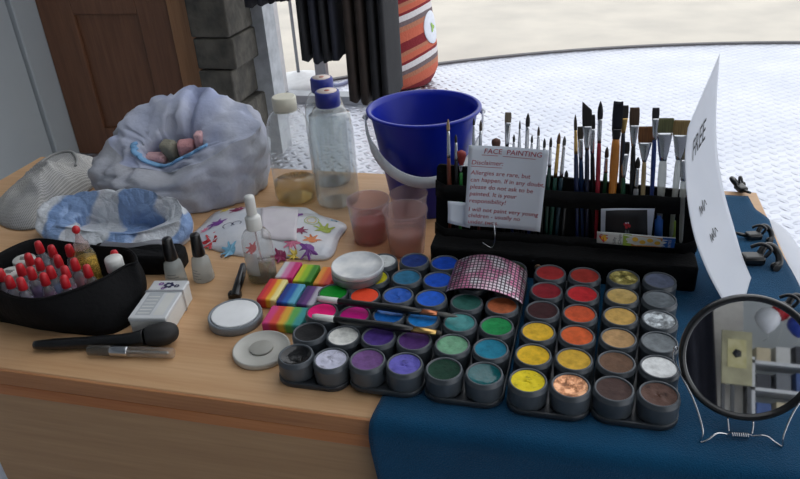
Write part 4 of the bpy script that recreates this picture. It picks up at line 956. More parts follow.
# bigger gold bottle, white-capped bottle, two tins
t = tag(empty('gold_bottle', (GOLD[0], GOLD[1], TOP + 0.0036)), 'larger bottle of gold glitter gel with red-tipped nozzle, standing in the pouch', 'bottle')
MB().lathe([(0.0128, 0), (0.0142, 0.0015), (0.0144, 0.004), (0.0144, 0.050), (0.0125, 0.057), (0.0085, 0.062), (0.008, 0.066)], 28, m=clear('gold_bottle_plastic', (236, 226, 190), milk=0.15, milkcol=(214, 196, 140)), cap1=False).build('bottle_body', parent=t)
MB().lathe([(0.0128, 0.0016), (0.0136, 0.004), (0.0136, 0.048), (0.0002, 0.050)], 24, m=glit((186, 160, 84)), cap1=False).build('gel', parent=t)
MB().lathe([(0.0095, 0.063), (0.0097, 0.064), (0.0094, 0.071), (0.006, 0.074), (0.0042, 0.080), (0.003, 0.086)], 20, m=M_frost).build('nozzle', parent=t)
MB().ball((-0.0005, 0, 0.0905), 0.0052, M_redcap, 14, 1.1).build('tip_cap', parent=t)['label'] = 'red tip'
t = tag(empty('white_bottle', (WHB[0], WHB[1], TOP + 0.0036)), 'bottle with wide white screw cap at the right end of the pouch', 'bottle')
MB().lathe([(0.010, 0), (0.0108, 0.001), (0.0108, 0.044), (0.009, 0.047)], 24, m=M_glass_s).build('bottle_body', parent=t)
MB().lathe([(0.0108, 0.045), (0.0112, 0.046), (0.0112, 0.061), (0.0104, 0.063), (0.0002, 0.0632)], 28, m=M_whitep, cap1=False).build('cap', parent=t)
o = tag(empty('glitter_bottle', (RC[0], RC[1], TOP + 0.0006)), 'red-capped bottle standing alone behind the white screw cap', 'glitter bottle', 'red capped glitter bottles')
for nm_, me_ in (('bottle_body', GBODY), ('cap', GCAP)):
    ch = bpy.data.objects.new(nm_, me_); C.objects.link(ch); ch.parent = o
MT = pm('white_tin', (214, 212, 206), 0.4)
for i, (q, lb, tx) in enumerate((((TIN1), 'round white tin with dark print, farther of two in the pouch', 0), ((TIN2), 'round white tin with dark print, nearer the left pouch end', 1))):
    t = tag(empty('white_tin', (q[0], q[1], TOP + 0.040 - 0.0)), lb, 'tin', 'white tins in the pouch')
    MB().lathe([(0.0125, -0.036), (0.0135, -0.035), (0.0135, 0.0), (0.0128, 0.006)], 28, m=MT).build('tin_body', parent=t)
    l_ = MB().lathe([(0.0138, 0.0065), (0.0142, 0.0068), (0.0142, 0.013), (0.0134, 0.0142), (0.0002, 0.0144)], 32, m=MT, cap1=False).build('lid', parent=t)
    b = MB()
    for k in range(3): b.box((0.001 * k - 0.001, 0.003 - 0.003 * k, 0.0146), (0.012 - 0.002 * k, 0.0013, 0.0003), 0.2, 0, M_inkb)
    b.build('lid_print', parent=l_)
# folded black zip case behind the pouch and the clear zip strip on it
zc = empty('zip_case', (-0.590, 0.736, TOP), 0.16); tag(zc, 'flat black zip case lying between the pouch and the blue-white bag', 'case')
b = MB(); out = rrect(-0.066, 0.066, -0.021, 0.019, 0.007, 4)
b.rings([[Vector((x, y, 0.0006)) for x, y in out], [Vector((x * 1.01, y * 1.02, 0.012)) for x, y in out], [Vector((x, y, 0.026 + 0.003 * math.sin(x * 60))) for x, y in out], [Vector((x * 0.95, y * 0.9, 0.030 + 0.003 * math.sin(x * 60))) for x, y in out]], True, True, True, m=M_black)
b.build('case_body', parent=zc)
b = MB(); b.grid(lambda u, v: Vector((-0.055 + 0.105 * u, 0.004 + 0.014 * v - 0.004 * u, 0.0335 + 0.003 * math.sin((-0.055 + 0.105 * u) * 60) + 0.001 * math.sin(9 * u))), 20, 2, clear('zip_film', (220, 222, 226), milk=0.6, milkcol=(170, 170, 178)))
b.build('zip_strip', parent=zc)['label'] = 'clear plastic zip strip'

# ------------------------------------------------------------------ bags of sponges
def fabric(name, c1, c2, c3, scale=7, rough=0.85, weave=0, bmp=0.0015, tl=0.15):
    m, nt, p = base(name); v = coords(nt); n = noisetex(nt, v, scale, 2)
    cc = ramp(nt, n, [(0.36, lin(c1)), (0.5, lin(c2)), (0.64, lin(c3))])
    nt.links.new(cc, p.inputs['Base Color']); p.inputs['Roughness'].default_value = rough; p.inputs['Specular IOR Level'].default_value = 0.25
    h = noisetex(nt, v, 45, 3)
    nt.links.new(bump(nt, h, bmp * 2), p.inputs['Normal'])
    if tl:
        out = nt.nodes['Material Output']; t_ = nd(nt, 'ShaderNodeBsdfTranslucent'); nt.links.new(cc, t_.inputs[0]); mx = nd(nt, 'ShaderNodeMixShader'); mx.inputs[0].default_value = tl
        nt.links.new(p.outputs[0], mx.inputs[1]); nt.links.new(t_.outputs[0], mx.inputs[2]); nt.links.new(mx.outputs[0], out.inputs[0])
    return m
M_bag = fabric('grey_blue_mesh_fabric', (182, 185, 200), (188, 190, 198), (172, 172, 180), 9)
M_bagband = pm('light_blue_hem', (112, 160, 206), 0.7, var=(128, 176, 214), vs=60)
M_bagtop = fabric('pale_lilac_fabric', (190, 196, 218), (198, 202, 218), (174, 182, 212), 9)
def net_mat():
    m, nt, p = base('grey_net'); v = coords(nt); out = nt.nodes['Material Output']
    p.inputs['Roughness'].default_value = 0.8
    n = noisetex(nt, v, 14, 3); nt.links.new(ramp(nt, n, [(0.35, lin((166, 166, 166))), (0.65, lin((190, 188, 184)))]), p.inputs['Base Color'])
    tc = nd(nt, 'ShaderNodeTexCoord'); s = nd(nt, 'ShaderNodeSeparateXYZ'); nt.links.new(tc.outputs['UV'], s.inputs[0])
    g = mathn(nt, 'MAXIMUM', mathn(nt, 'ABSOLUTE', mathn(nt, 'SUBTRACT', mathn(nt, 'FRACT', mathn(nt, 'MULTIPLY', s.outputs[0], 110)), 0.5)), mathn(nt, 'ABSOLUTE', mathn(nt, 'SUBTRACT', mathn(nt, 'FRACT', mathn(nt, 'MULTIPLY', s.outputs[1], 90)), 0.5)))
    hole = mathn(nt, 'MULTIPLY', mathn(nt, 'LESS_THAN', g, 0.32), 0.5)
    tr = nd(nt, 'ShaderNodeBsdfTransparent'); mx = nd(nt, 'ShaderNodeMixShader'); nt.links.new(hole, mx.inputs[0]); nt.links.new(p.outputs[0], mx.inputs[1]); nt.links.new(tr.outputs[0], mx.inputs[2]); nt.links.new(mx.outputs[0], out.inputs[0])
    return m
M_net = net_mat()

# big mesh bag, mouth folded open towards the camera
bgc = Vector((-0.660, 0.985, TOP))
bag = empty('mesh_bag', bgc); tag(bag, 'large grey-blue drawstring bag, mouth open on pink sponges, behind the wipes packet', 'bag')
NA = 96
def bagring(pts, z_of, jit, seed, amp=1.0):
    lp_ = loop_path(pts, NA // len(pts)); out = []
    for p in lp_:
        d = Vector((p.x - bgc.x, p.y - bgc.y, 0)); d = d.normalized() if d.length > 1e-6 else d
        q = p + d * (jit * fbm(p, 16, seed) + jit * 0.5 * fbm(p, 42, seed)); q.z = max(TOP + 0.0008, q.z + jit * 0.6 * fbm(p, 20, seed + 5)); out.append(q)
    return out
# 12 control points per ring, from the right (+x) anticlockwise; rows from the base to the mouth
B0 = [(-.520, .985, 0), (-.530, 1.035, 0), (-.585, 1.072, 0), (-.660, 1.082, 0), (-.735, 1.072, 0), (-.785, 1.035, 0), (-.800, .985, 0), (-.775, .935, 0), (-.725, .905, 0), (-.655, .890, 0), (-.592, .905, 0), (-.537, .945, 0)]
B1 = [(-.500, .985, .05), (-.515, 1.045, .055), (-.580, 1.085, .06), (-.660, 1.092, .065), (-.740, 1.08, .06), (-.795, 1.035, .05), (-.812, .985, .045), (-.79, .925, .04), (-.735, .890, .04), (-.655, .884, .04), (-.590, .902, .04), (-.524, .945, .045)]
B2 = [(-0.496, 0.99, 0.088), (-0.52, 1.045, 0.105), (-0.58, 1.085, 0.115), (-0.66, 1.09, 0.125), (-0.735, 1.075, 0.115), (-0.785, 1.03, 0.095), (-0.795, 0.975, 0.082), (-0.775, 0.925, 0.0735), (-0.725, 0.9, 0.061), (-0.655, 0.893, 0.0539), (-0.59, 0.9, 0.0662), (-0.525, 0.935, 0.078)]
B3 = [(-0.505, 0.985, 0.118), (-0.53, 1.03, 0.138), (-0.59, 1.055, 0.152), (-0.655, 1.055, 0.163), (-0.715, 1.045, 0.15), (-0.755, 1.01, 0.124), (-0.768, 0.97, 0.104), (-0.752, 0.942, 0.0881), (-0.71, 0.927, 0.0673), (-0.655, 0.925, 0.0607), (-0.6, 0.93, 0.0787), (-0.54, 0.945, 0.1)]
B4 = [(-0.54, 0.968, 0.116), (-0.565, 1.0, 0.136), (-0.605, 1.012, 0.148), (-0.65, 1.015, 0.155), (-0.69, 1.005, 0.142), (-0.722, 0.985, 0.12), (-0.733, 0.963, 0.1034), (-0.725, 0.947, 0.088), (-0.7, 0.939, 0.0714), (-0.655, 0.937, 0.0649), (-0.612, 0.941, 0.0804), (-0.568, 0.95, 0.1013)]
B5 = [(-0.588, 0.962, 0.0975), (-0.602, 0.978, 0.112), (-0.622, 0.986, 0.116), (-0.65, 0.988, 0.117), (-0.678, 0.983, 0.11), (-0.696, 0.972, 0.1), (-0.702, 0.96, 0.0919), (-0.698, 0.95, 0.0813), (-0.683, 0.946, 0.0699), (-0.655, 0.945, 0.0656), (-0.625, 0.948, 0.076), (-0.602, 0.953, 0.0873)]
B6 = [(-.585, .970, .06), (-.595, .985, .06), (-.618, .992, .06), (-.650, .994, .06), (-.680, .99, .06), (-.698, .978, .06), (-.705, .965, .06), (-.700, .955, .06), (-.683, .952, .055), (-.655, .952, .055), (-.625, .955, .055), (-.60, .96, .055)]
def mk(B): return [Vector((x, y, TOP + z)) for x, y, z in B]
R_ = [bagring(mk(B), None, j, sd) for B, j, sd in ((B0, .004, 1), (B1, .012, 2), (B2, .013, 3), (B3, .009, 4), (B4, .008, 5), (B5, .006, 6), (B6, .003, 7))]
def interp(Rs, n):
    out = []
    for a in range(len(Rs) - 1):
        p0, p1, p2, p3 = Rs[max(a - 1, 0)], Rs[a], Rs[a + 1], Rs[min(a + 2, len(Rs) - 1)]
        for k in range(n):
            t = k / n
            out.append([0.5 * ((2 * p1[i]) + (p2[i] - p0[i]) * t + (2 * p0[i] - 5 * p1[i] + 4 * p2[i] - p3[i]) * t * t + (3 * p1[i] - p0[i] - 3 * p2[i] + p3[i]) * t ** 3) for i in range(len(p1))])
    return out + [Rs[-1]]
def fold(rings, amp, c, ph=0):
    for k, r in enumerate(rings):
        for i, p in enumerate(r):
            a = 2 * PI * i / len(r); d = Vector((p.x - c.x, p.y - c.y, 0)); d = d.normalized()
            cr = (1 - abs(noise.noise(Vector((2.6 * math.cos(a) + 0.05 * k, 2.6 * math.sin(a), 0.09 * k + ph))))) ** 6
            cr2 = (1 - abs(noise.noise(Vector((p.x * 24 + 3, p.y * 24, p.z * 34))))) ** 8
            f = amp * (math.sin(7 * a + 0.22 * k + ph) * 0.4 - 2.0 * cr - 1.6 * cr2 + 1.6 * fbm(p, 22, 9) + 0.8 * fbm(p, 60, 3) + 0.8)
            r[i] = Vector((p.x + d.x * f, p.y + d.y * f, max(TOP + 0.0008, p.z + 0.5 * f)))
    return rings
low = fold(interp(R_[:4], 6), 0.0045, bgc); up = fold(interp(R_[3:], 6), 0.0035, bgc, 0)
for r in up:                                            # deep crease where the folded back splits in two lobes
    for i, p in enumerate(r):
        if p.y > 0.965: p.z -= 0.026 * math.exp(-((p.x + 0.628 + 0.10 * (p.y - 0.98)) / 0.008) ** 2) * min(1, (p.y - 0.965) / 0.02)
up[0] = low[-1]
part(MB().rings(low, True, True, False, m=M_bag), 'bag_body', bag)
part(MB().rings(up, True, False, False, m=M_bagtop), 'folded_top', bag)['label'] = 'paler lilac folded-over top'
hem = up[9]
part(MB().tube([hem[i % NA] + Vector((0, 0, 0.002)) for i in range(50, 92)], 0.0050, 8, M_bagband, flat=0.5), 'hem', bag)['label'] = 'light blue hem'
M_sp = {'pink': pm('pink_sponge', (216, 176, 178), 0.95, bmp=0.002, bs=300, var=(204, 158, 164)), 'grey': pm('grey_sponge', (150, 146, 130), 0.95, bmp=0.002, bs=300), 'rose': pm('rose_sponge', (206, 150, 152), 0.95, bmp=0.002, bs=300)}
for loc, size, rz, m, lb, rx in (((-.684, .963, .068), (.036, .022, .020), 0.1, 'pink', 'pale pink sponge at the left front of the bag mouth', 0.2), ((-.658, .972, .080), (.028, .022, .040), -0.2, 'grey', 'grey-green sponge in the middle of the bag mouth', 0.4), ((-.626, .969, .088), (.028, .022, .028), 0.4, 'rose', 'rosy sponge block at the right of the bag mouth', 0.2), ((-.602, .974, .100), (.014, .020, .030), 0.2, 'pink', 'narrow pale sponge standing behind the rosy block', 0.1)):
    b = MB(); b.box((0, 0, 0), size, bev=min(size) * 0.3, m=M_sp[m], seg=4)
    o = b.build('sponge', loc=(loc[0], loc[1], TOP + loc[2])); o.rotation_euler = (rx, 0, rz); tag(o, lb, 'sponge', 'sponges in the big bag')

# grey net bag, collapsed, at the left end
ncc = Vector((-0.915, 0.925, TOP))
nout = loop_path([(-0.8370, 0.8630, 0.7500), (-0.8280, 0.8220, 0.7500), (-0.8550, 0.8080, 0.7500), (-0.8990, 0.8190, 0.7500), (-0.9560, 0.8620, 0.7500), (-0.9790, 0.9220, 0.7500), (-0.9970, 1.0080, 0.7500), (-0.9980, 1.0810, 0.7500), (-0.9710, 1.1100, 0.7500), (-0.9290, 1.1040, 0.7500), (-0.8810, 1.0600, 0.7500), (-0.8400, 0.9910, 0.7500), (-0.8320, 0.9250, 0.7500)], 8)
ncen = sum((p for p in nout), Vector()) / len(nout)
def nh(s, p): return max(0.0, 0.056 * (1 - s ** 2.4) * (0.70 + 0.6 * fbm(p, 9, 4)) + 0.016 * (1 - abs(fbm(p, 13, 2))) ** 4 * (1.05 - s) + 0.006 * (1 - abs(fbm(p, 26, 7))) ** 5 * (1 - s) + 0.0035 * fbm(p, 60, 3) * (1 - s * 0.8))
b = MB(); rr = []; NN = 26
for k in range(NN + 1):
    s = 0.01 + 0.99 * k / NN
    rr.append([Vector((ncen.x + (p.x - ncen.x) * s, ncen.y + (p.y - ncen.y) * s, TOP + 0.0012 + nh(s, (ncen.x + (p.x - ncen.x) * s, ncen.y + (p.y - ncen.y) * s, 0)))) for p in nout])
b.rings(rr, True, True, False, m=M_net)
net = b.build('net_bag'); tag(net, 'collapsed grey net bag at the left end of the counter, by the white wall', 'bag')
uv = net.data.uv_layers.new(name='UVMap')
for lpz in net.data.loops:
    co = net.data.vertices[lpz.vertex_index].co; uv.data[lpz.index].uv = ((co.x + 1.1) * 2.6, (co.y - 0.7) * 3.0 + (co.z - TOP) * 3)
solid(net, 0.0008, 0)
b = MB(); hp = smooth_path([rr[NN - 10][k] + Vector((0, 0, 0.003)) for k in range(50, 92, 6)], 5); b.tube(hp, 0.003, 8, pm('grey_net_hem', (150, 150, 148), 0.8), flat=0.7)
b.build('hem', parent=net)

# small blue and white plastic bag
sbc = Vector((-0.690, 0.812, TOP)); SBY = -0.010
def plastic_bag():
    m, nt, p = base('blue_white_plastic'); v = coords(nt); s = nd(nt, 'ShaderNodeSeparateXYZ'); nt.links.new(v, s.inputs[0])
    n = noisetex(nt, v, 14, 2)
    k = mathn(nt, 'FRACT', mathn(nt, 'ADD', mathn(nt, 'MULTIPLY', s.outputs[0], 9.0), mathn(nt, 'MULTIPLY', n, 0.9)))
    cc = ramp(nt, k, [(0.42, lin((206, 210, 216))), (0.47, lin((126, 154, 198))), (0.82, lin((138, 164, 204))), (0.88, lin((208, 210, 216)))])
    nt.links.new(cc, p.inputs['Base Color']); p.inputs['Roughness'].default_value = 0.3
    vo = nd(nt, 'ShaderNodeTexVoronoi', feature='DISTANCE_TO_EDGE'); vo.inputs['Scale'].default_value = 42; nt.links.new(v, vo.inputs['Vector'])
    nt.links.new(bump(nt, mathn(nt, 'ADD', mathn(nt, 'MULTIPLY', vo.outputs['Distance'], 1.2), noisetex(nt, v, 60, 4)), 0.005), p.inputs['Normal']); return m
M_pbag = plastic_bag()
S0 = [(-.560, .815, 0), (-.575, .850, 0), (-.630, .862, 0), (-.700, .865, 0), (-.770, .862, 0), (-.812, .848, 0), (-.820, .82, 0), (-.795, .790, 0), (-.750, .772, 0), (-.690, .765, 0), (-.630, .768, 0), (-.585, .785, 0)]
S1 = [(-.548, .815, .02), (-.568, .855, .022), (-.630, .868, .024), (-.700, .870, .024), (-.775, .866, .024), (-.822, .850, .02), (-.832, .82, .02), (-.805, .785, .018), (-.755, .765, .016), (-.690, .758, .016), (-.625, .762, .016), (-.575, .782, .018)]
S2 = [(-.556, .820, .046), (-.580, .850, .054), (-.635, .860, .060), (-.700, .862, .060), (-.770, .858, .052), (-.815, .842, .046), (-.825, .82, .042), (-.800, .796, .040), (-.752, .784, .042), (-.690, .779, .042), (-.630, .783, .042), (-.583, .800, .044)]
S3 = [(-.562, .821, .047), (-.585, .848, .055), (-.637, .857, .061), (-.700, .859, .061), (-.767, .855, .053), (-.808, .840, .047), (-.815, .822, .043), (-.793, .801, .041), (-.750, .789, .043), (-.690, .785, .043), (-.632, .788, .043), (-.588, .804, .045)]
S4 = [(-.592, .826, .034), (-.610, .840, .036), (-.650, .846, .038), (-.700, .847, .038), (-.745, .843, .036), (-.762, .835, .032), (-.766, .825, .030), (-.756, .815, .030), (-.735, .808, .028), (-.690, .805, .028), (-.645, .807, .028), (-.612, .815, .030)]
S5 = [(x, y, .012) for x, y, z in S4]
shr = lambda B: [(-.680 + (x + .690) * 0.95, y + SBY, z - (0.013 if z > 0.025 else 0) * max(0, min(1, (0.825 - y) / 0.03))) for x, y, z in B]
rr = fold(interp([bagring(mk(shr(B)), None, j, sd) for B, j, sd in ((S0, .002, 11), (S1, .006, 12), (S2, .006, 13), (S3, .005, 14), (S4, .004, 15), (S5, .002, 16))], 5), 0.0026, sbc)
o = MB().rings(rr, True, True, True, m=M_pbag).build('plastic_bag'); tag(o, 'small crumpled blue and white plastic bag, open on top, behind the black pouch', 'bag')

# ------------------------------------------------------------------ round mirror on a wire stand
MC = Vector((0.1690, 0.5735, TOP + 0.0705)); EL = math.radians(MIR_EL); AZ = math.radians(MIR_AZ); MR_ = 0.0600
mn = Vector((math.sin(AZ) * math.cos(EL), -math.cos(AZ) * math.cos(EL), math.sin(EL)))
upv = (Vector((0, 0, 1)) - mn * mn.z).normalized(); rgt = upv.cross(mn).normalized()
MM = Matrix(((rgt.x, upv.x, mn.x, MC.x), (rgt.y, upv.y, mn.y, MC.y), (rgt.z, upv.z, mn.z, MC.z), (0, 0, 0, 1)))
mir = empty('table_mirror', (MC.x, MC.y, TOP + 0.0034)); tag(mir, 'round black framed tabletop mirror on a chrome wire stand, on the blue towel', 'mirror')
M_glassm = pm('mirror_glass', (232, 234, 236), 0.02, 1.0, var=(230, 232, 234))
part(MB().lathe([(MR_ * 0.80, -0.007), (MR_ * 0.97, -0.006), (MR_, -0.002), (MR_, 0.002), (MR_ * 0.985, 0.0045), (MR_ * 0.955, 0.0052), (MR_ * 0.915, 0.0040), (MR_ * 0.895, 0.0012), (MR_ * 0.89, 0.0)], 72, m=M_blackp, M=MM, cap0=True, cap1=False), 'frame', mir)
part(MB().prism([(MR_ * 0.892 * math.cos(2 * PI * i / 72), MR_ * 0.892 * math.sin(2 * PI * i / 72)) for i in range(72)], 0.0001, 0.0007, M_glassm, MM), 'mirror_glass', mir)
# wire stand: from the pivot on each side down to a foot, in to the coil, in one bend
zf = TOP + 0.0044
pl = MC - rgt * (MR_ + 0.003) + upv * 0.002; pr = MC + rgt * (MR_ + 0.003) + upv * 0.002
fl, fr_ = Vector((0.1320, 0.5260, 0.7540)), Vector((0.2040, 0.5340, 0.7540)); cl, cr_ = Vector((0.1570, 0.5370, 0.7570)), Vector((0.1790, 0.5390, 0.7570))
wl = [pl, pl + Vector((0.000, -0.004, -0.012)), pl.lerp(fl, 0.55) + Vector((0.004, 0, 0)), fl + Vector((0.001, 0.002, 0.012)), fl, fl + Vector((0.006, 0.001, 0.002)), fl.lerp(cl, 0.6) + Vector((0, 0, 0.005)), cl]
wr_ = [pr, pr + Vector((0.000, -0.004, -0.012)), pr.lerp(fr_, 0.55) + Vector((-0.004, 0, 0)), fr_ + Vector((-0.001, 0.002, 0.012)), fr_, fr_ + Vector((-0.006, 0.001, 0.002)), fr_.lerp(cr_, 0.6) + Vector((0, 0, 0.005)), cr_]
b = MB(); b.tube(smooth_path(wl, 6), 0.0009, 8, M_chrome); b.tube(smooth_path(wr_, 6), 0.0009, 8, M_chrome); b.ball(pl, 0.0022, M_chrome); b.ball(pr, 0.0022, M_chrome)
part(b, 'wire_stand', mir)
coil = []
for k in range(100):
    t = k / 99; a = 2 * PI * 8 * t; c_ = cl.lerp(cr_, 0.15 + 0.7 * t); coil.append(c_ + Vector((0, 0.0022 * math.cos(a), 0.0022 * math.sin(a))))
part(MB().tube([cl] + coil + [cr_], 0.0006, 6, M_chrome), 'coil_spring', mir)
b = MB()
for s_ in (-1, 1):
    q = (cl + cr_) / 2 + Vector((0.010 * s_, 0.001, 0.002)); b.tube(smooth_path([q, q + Vector((0.001 * s_, 0.008, 0.008)), MC - upv * (MR_ - 0.004) - mn * 0.008 + rgt * 0.010 * s_], 6), 0.0008, 8, M_chrome)
part(b, 'back_support', mir)

# ------------------------------------------------------------------ leaning FREE sheet
near = smooth_path([(0.1120, 0.7420, 0.9820), (0.1140, 0.7420, 0.9460), (0.1230, 0.7420, 0.8990), (0.1380, 0.7420, 0.8500), (0.1590, 0.7420, 0.8060), (0.1810, 0.7420, 0.7700), (0.1970, 0.7300, 0.7530)], 5)
far = smooth_path([(0.1540, 0.8720, 1.0260), (0.1590, 0.8720, 0.9710), (0.1680, 0.8720, 0.9140), (0.1850, 0.8700, 0.8550), (0.2030, 0.8660, 0.8090), (0.2200, 0.8620, 0.7670), (0.2280, 0.8310, 0.7530)], 5)
NS = len(near) - 1
def fsheet(s, t, off=0.0):
    k = min(NS - 1, int(t * NS)); f = t * NS - k
    a = near[k].lerp(near[k + 1], f); c_ = far[k].lerp(far[k + 1], f); p = a.lerp(c_, s)
    p.x += -0.006 * math.sin(PI * s) * math.sin(PI * min(1, t * 1.1)) + off
    return p
sheet_m = fabric('thin_white_sheet', (226, 230, 238), (230, 233, 240), (224, 228, 236), 6, rough=0.6, bmp=0.0001, tl=0.35)
sh_ = MB().grid(lambda u, v: fsheet(u, v), 14, 36, sheet_m).build('paper_sheet'); solid(sh_, 0.0003, 0)
tag(sh_, 'tall curled white paper sheet with FREE written on it, standing by the brush case', 'paper sheet')
WS = (near[0] - far[0]).length; HS = sum((near[k + 1] - near[k]).length for k in range(NS))
b = MB()
text_into(b, 'FREE', 0.029, lambda x, y: fsheet((0.042 + x) / WS, (0.064 - y) / HS, 0.0007), M_inkb, shear=0.1)
b.build('lettering', parent=sh_)['label'] = 'black marker lettering'
def scrawl(pts, w_=0.0007):
    sp = smooth_path([(x, y, 0) for x, y in pts], 5); mi = b.mi(M_inkb)
    vs = []
    for i, p in enumerate(sp):
        d = (sp[min(i + 1, len(sp) - 1)] - sp[max(i - 1, 0)]).normalized(); n = Vector((-d.y, d.x, 0)) * w_
        vs.append((b.bm.verts.new(fsheet((p.x + n.x) / WS, (p.y + n.y) / HS, 0.0007)), b.bm.verts.new(fsheet((p.x - n.x) / WS, (p.y - n.y) / HS, 0.0007))))
    for q, r_ in zip(vs, vs[1:]): b.face((q[0], q[1], r_[1], r_[0]), mi, False)
for ox, oy in ((0.052, 0.118), (0.060, 0.152)):
    b = MB()
    scrawl([(ox, oy + 0.004), (ox + 0.003, oy - 0.005), (ox + 0.007, oy + 0.004), (ox + 0.010, oy - 0.003), (ox + 0.013, oy + 0.003), (ox + 0.018, oy - 0.006), (ox + 0.019, oy + 0.005), (ox + 0.026, oy - 0.003), (ox + 0.031, oy + 0.003)])
    b.build('marker_squiggle', parent=sh_)

# ------------------------------------------------------------------ cloth clips on the counter's right edge and the white sheet they hold
def edge_clip(base, rz, s, label):
    t = tag(empty('cloth_clip', base, rz), label, 'clip', 'black clips on the counter edge')
    b = MB(); b.box((0, 0, 0.006 * s), (0.024 * s, 0.017 * s, 0.011 * s), bev=0.0035 * s, m=M_blackp, seg=3)
    b.tube([(-0.010 * s, 0, 0.006 * s), (-0.024 * s, 0.002 * s, 0.010 * s), (-0.036 * s, 0.003 * s, 0.0135 * s)], [0.0032 * s, 0.0026 * s, 0.002 * s], 10, M_blackp)
    b.build('jaw', parent=t)
    b = MB(); lp1 = [(0.008 * s, 0.004 * s, 0.008 * s), (0.015 * s, 0.010 * s, 0.016 * s), (0.022 * s, 0.008 * s, 0.017 * s), (0.027 * s, 0.0, 0.011 * s), (0.026 * s, -0.008 * s, 0.004 * s), (0.020 * s, -0.011 * s, 0.003 * s), (0.020 * s, -0.018 * s, 0.004 * s)]
    b.tube(smooth_path(lp1, 6), 0.0042 * s, 10, M_blackp); b.build('hook', parent=t)
    b = MB(); b.tube(smooth_path([(0.012 * s, -0.003 * s, 0.010 * s), (0.016 * s, -0.003 * s, 0.020 * s), (0.006 * s, 0.0, 0.025 * s), (-0.004 * s, 0.002 * s, 0.020 * s)], 6), 0.0022 * s, 10, M_blackp); b.build('lever', parent=t)
    return t
edge_clip(Vector((0.2350, 0.8690, 0.7530)), 0.15, 1.15, 'large black cloth clip on the counter edge, nearest above the mirror')
edge_clip(Vector((0.2480, 0.9370, 0.7530)), 0.25, 0.85, 'black cloth clip on the counter edge beyond the large one')
edge_clip(Vector((0.2570, 1.0950, 0.7530)), 1.9, 0.85, 'black cloth clip at the far corner of the blue towel')
edge_clip(Vector((0.2470, 0.7590, 0.7530)), 0.1, 0.95, 'black cloth clip at the mirror rim, lowest on the counter edge')
def skirt(u, v):
    y = 1.02 - 0.34 * u; x = X1 + 0.001 + 0.050 * v * (0.75 + 0.25 * math.sin(PI * u)) + 0.002 * math.sin(u * 14 + v * 3) * v; return Vector((x, y, TOP - 0.006 - 0.026 * v ** 1.5 + 0.002 * v * math.sin(u * 17)))
o = MB().grid(skirt, 30, 12, sheet_m).build('plastic_sheet'); solid(o, 0.0006, 0); tag(o, 'white plastic sheet flaring off the right counter edge under the black clips', 'sheet')

# ------------------------------------------------------------------ beyond the counter: clothes rail, striped bag, stand outside
M_dark = [pm('dark_trousers_' + n_, c, 0.85, var=v_, vs=12, bmp=0.001, bs=200) for n_, c, v_ in (('black', (22, 22, 26), (30, 30, 34)), ('charcoal', (34, 34, 40), (44, 44, 48)), ('brown', (52, 40, 34), (40, 32, 28)), ('navy', (26, 28, 40), (34, 36, 48)))]
RY = 2.66
rl = empty('clothes_rail', (-0.96, RY, 1.42)); tag(rl, 'metal clothes rail the dark garments hang from, in front of the stone pier', 'clothes rail')
b = MB(); b.tube([(-0.36, 0, 0), (0.34, 0, 0)], 0.012, 12, M_alu); b.build('rail', parent=rl)
for s_ in (-0.35, 0.33): MB().tube([(s_, 0, 0.01), (s_, 0, 1.28)], 0.008, 10, M_alu).build('hanger_rod', parent=rl)
def trousers(x, hem, wdt, th, m, label, seed):
    """a pair folded over a hanger: a thick doubled panel with soft creases, hem at the bottom"""
    t = tag(empty('hanging_trousers', (x, RY, hem), 0), label, 'trousers', 'dark trousers on the rail')
    H = 1.405 - hem; b = MB(); rr = []
    for k in range(13):
        f = k / 12; z = H * f; ring = []
        ww_ = wdt * (1.0 - 0.12 * f); tt = th * (1.0 - 0.35 * f)
        for i in range(28):
            a = 2 * PI * i / 28; cx_, sy_ = math.cos(a), math.sin(a)
            px = tt / 2 * (abs(cx_) ** 0.6) * (1 if cx_ > 0 else -1); py = ww_ / 2 * (abs(sy_) ** 0.6) * (1 if sy_ > 0 else -1)
            px += (0.004 * math.sin(py * 34) + 0.002 * math.sin(py * 80)) * (1.1 - f)
            ring.append(Vector((px, py, z + (0.02 * py if k == 0 else 0) + 0.004 * math.sin(seed + i) * (k == 0))))
        rr.append(ring)
    b.rings(rr, True, True, True, m=m); b.build('fabric', parent=t)
    MB().tube(smooth_path([(0, 0, H - 0.002), (0, 0, H + 0.016), (0, -0.011, H + 0.034), (0, 0, H + 0.0285)], 5), 0.002, 6, M_chrome).build('hanger_hook', parent=t)
k = 0
for x, hem, wd_, th, mi_, lb in ((-1.252, .760, .24, .044, 0, 'short-hemmed black trousers in front of the stone pier'), (-1.202, .768, .24, .042, 1, 'short-hemmed charcoal trousers second from the stone pier'), (-1.154, .776, .24, .042, 0, 'short-hemmed black trousers third from the stone pier'), (-1.106, .782, .24, .040, 1, 'short-hemmed charcoal trousers fourth from the stone pier'),
        (-1.046, .556, .24, .042, 0, 'long black trousers, first of the middle-length group'), (-1.000, .549, .24, .040, 3, 'navy trousers, second of the middle-length group'), (-0.960, .553, .24, .036, 0, 'black trousers in the middle of the middle-length group'), (-0.922, .560, .24, .034, 3, 'navy trousers, fourth of the middle-length group'),
        (-0.862, .398, .25, .048, 2, 'longest dark brown trousers, left one above the bucket'), (-0.815, .392, .25, .046, 2, 'longest dark brown trousers, middle one above the bucket'), (-0.770, .402, .25, .042, 0, 'longest black trousers right beside the dark brown ones'), (-0.729, .396, .25, .040, 0, 'longest black trousers next to the striped bag')):
    trousers(x, hem, wd_, th, M_dark[mi_], lb + ' on the rail', k * 1.7); k += 1

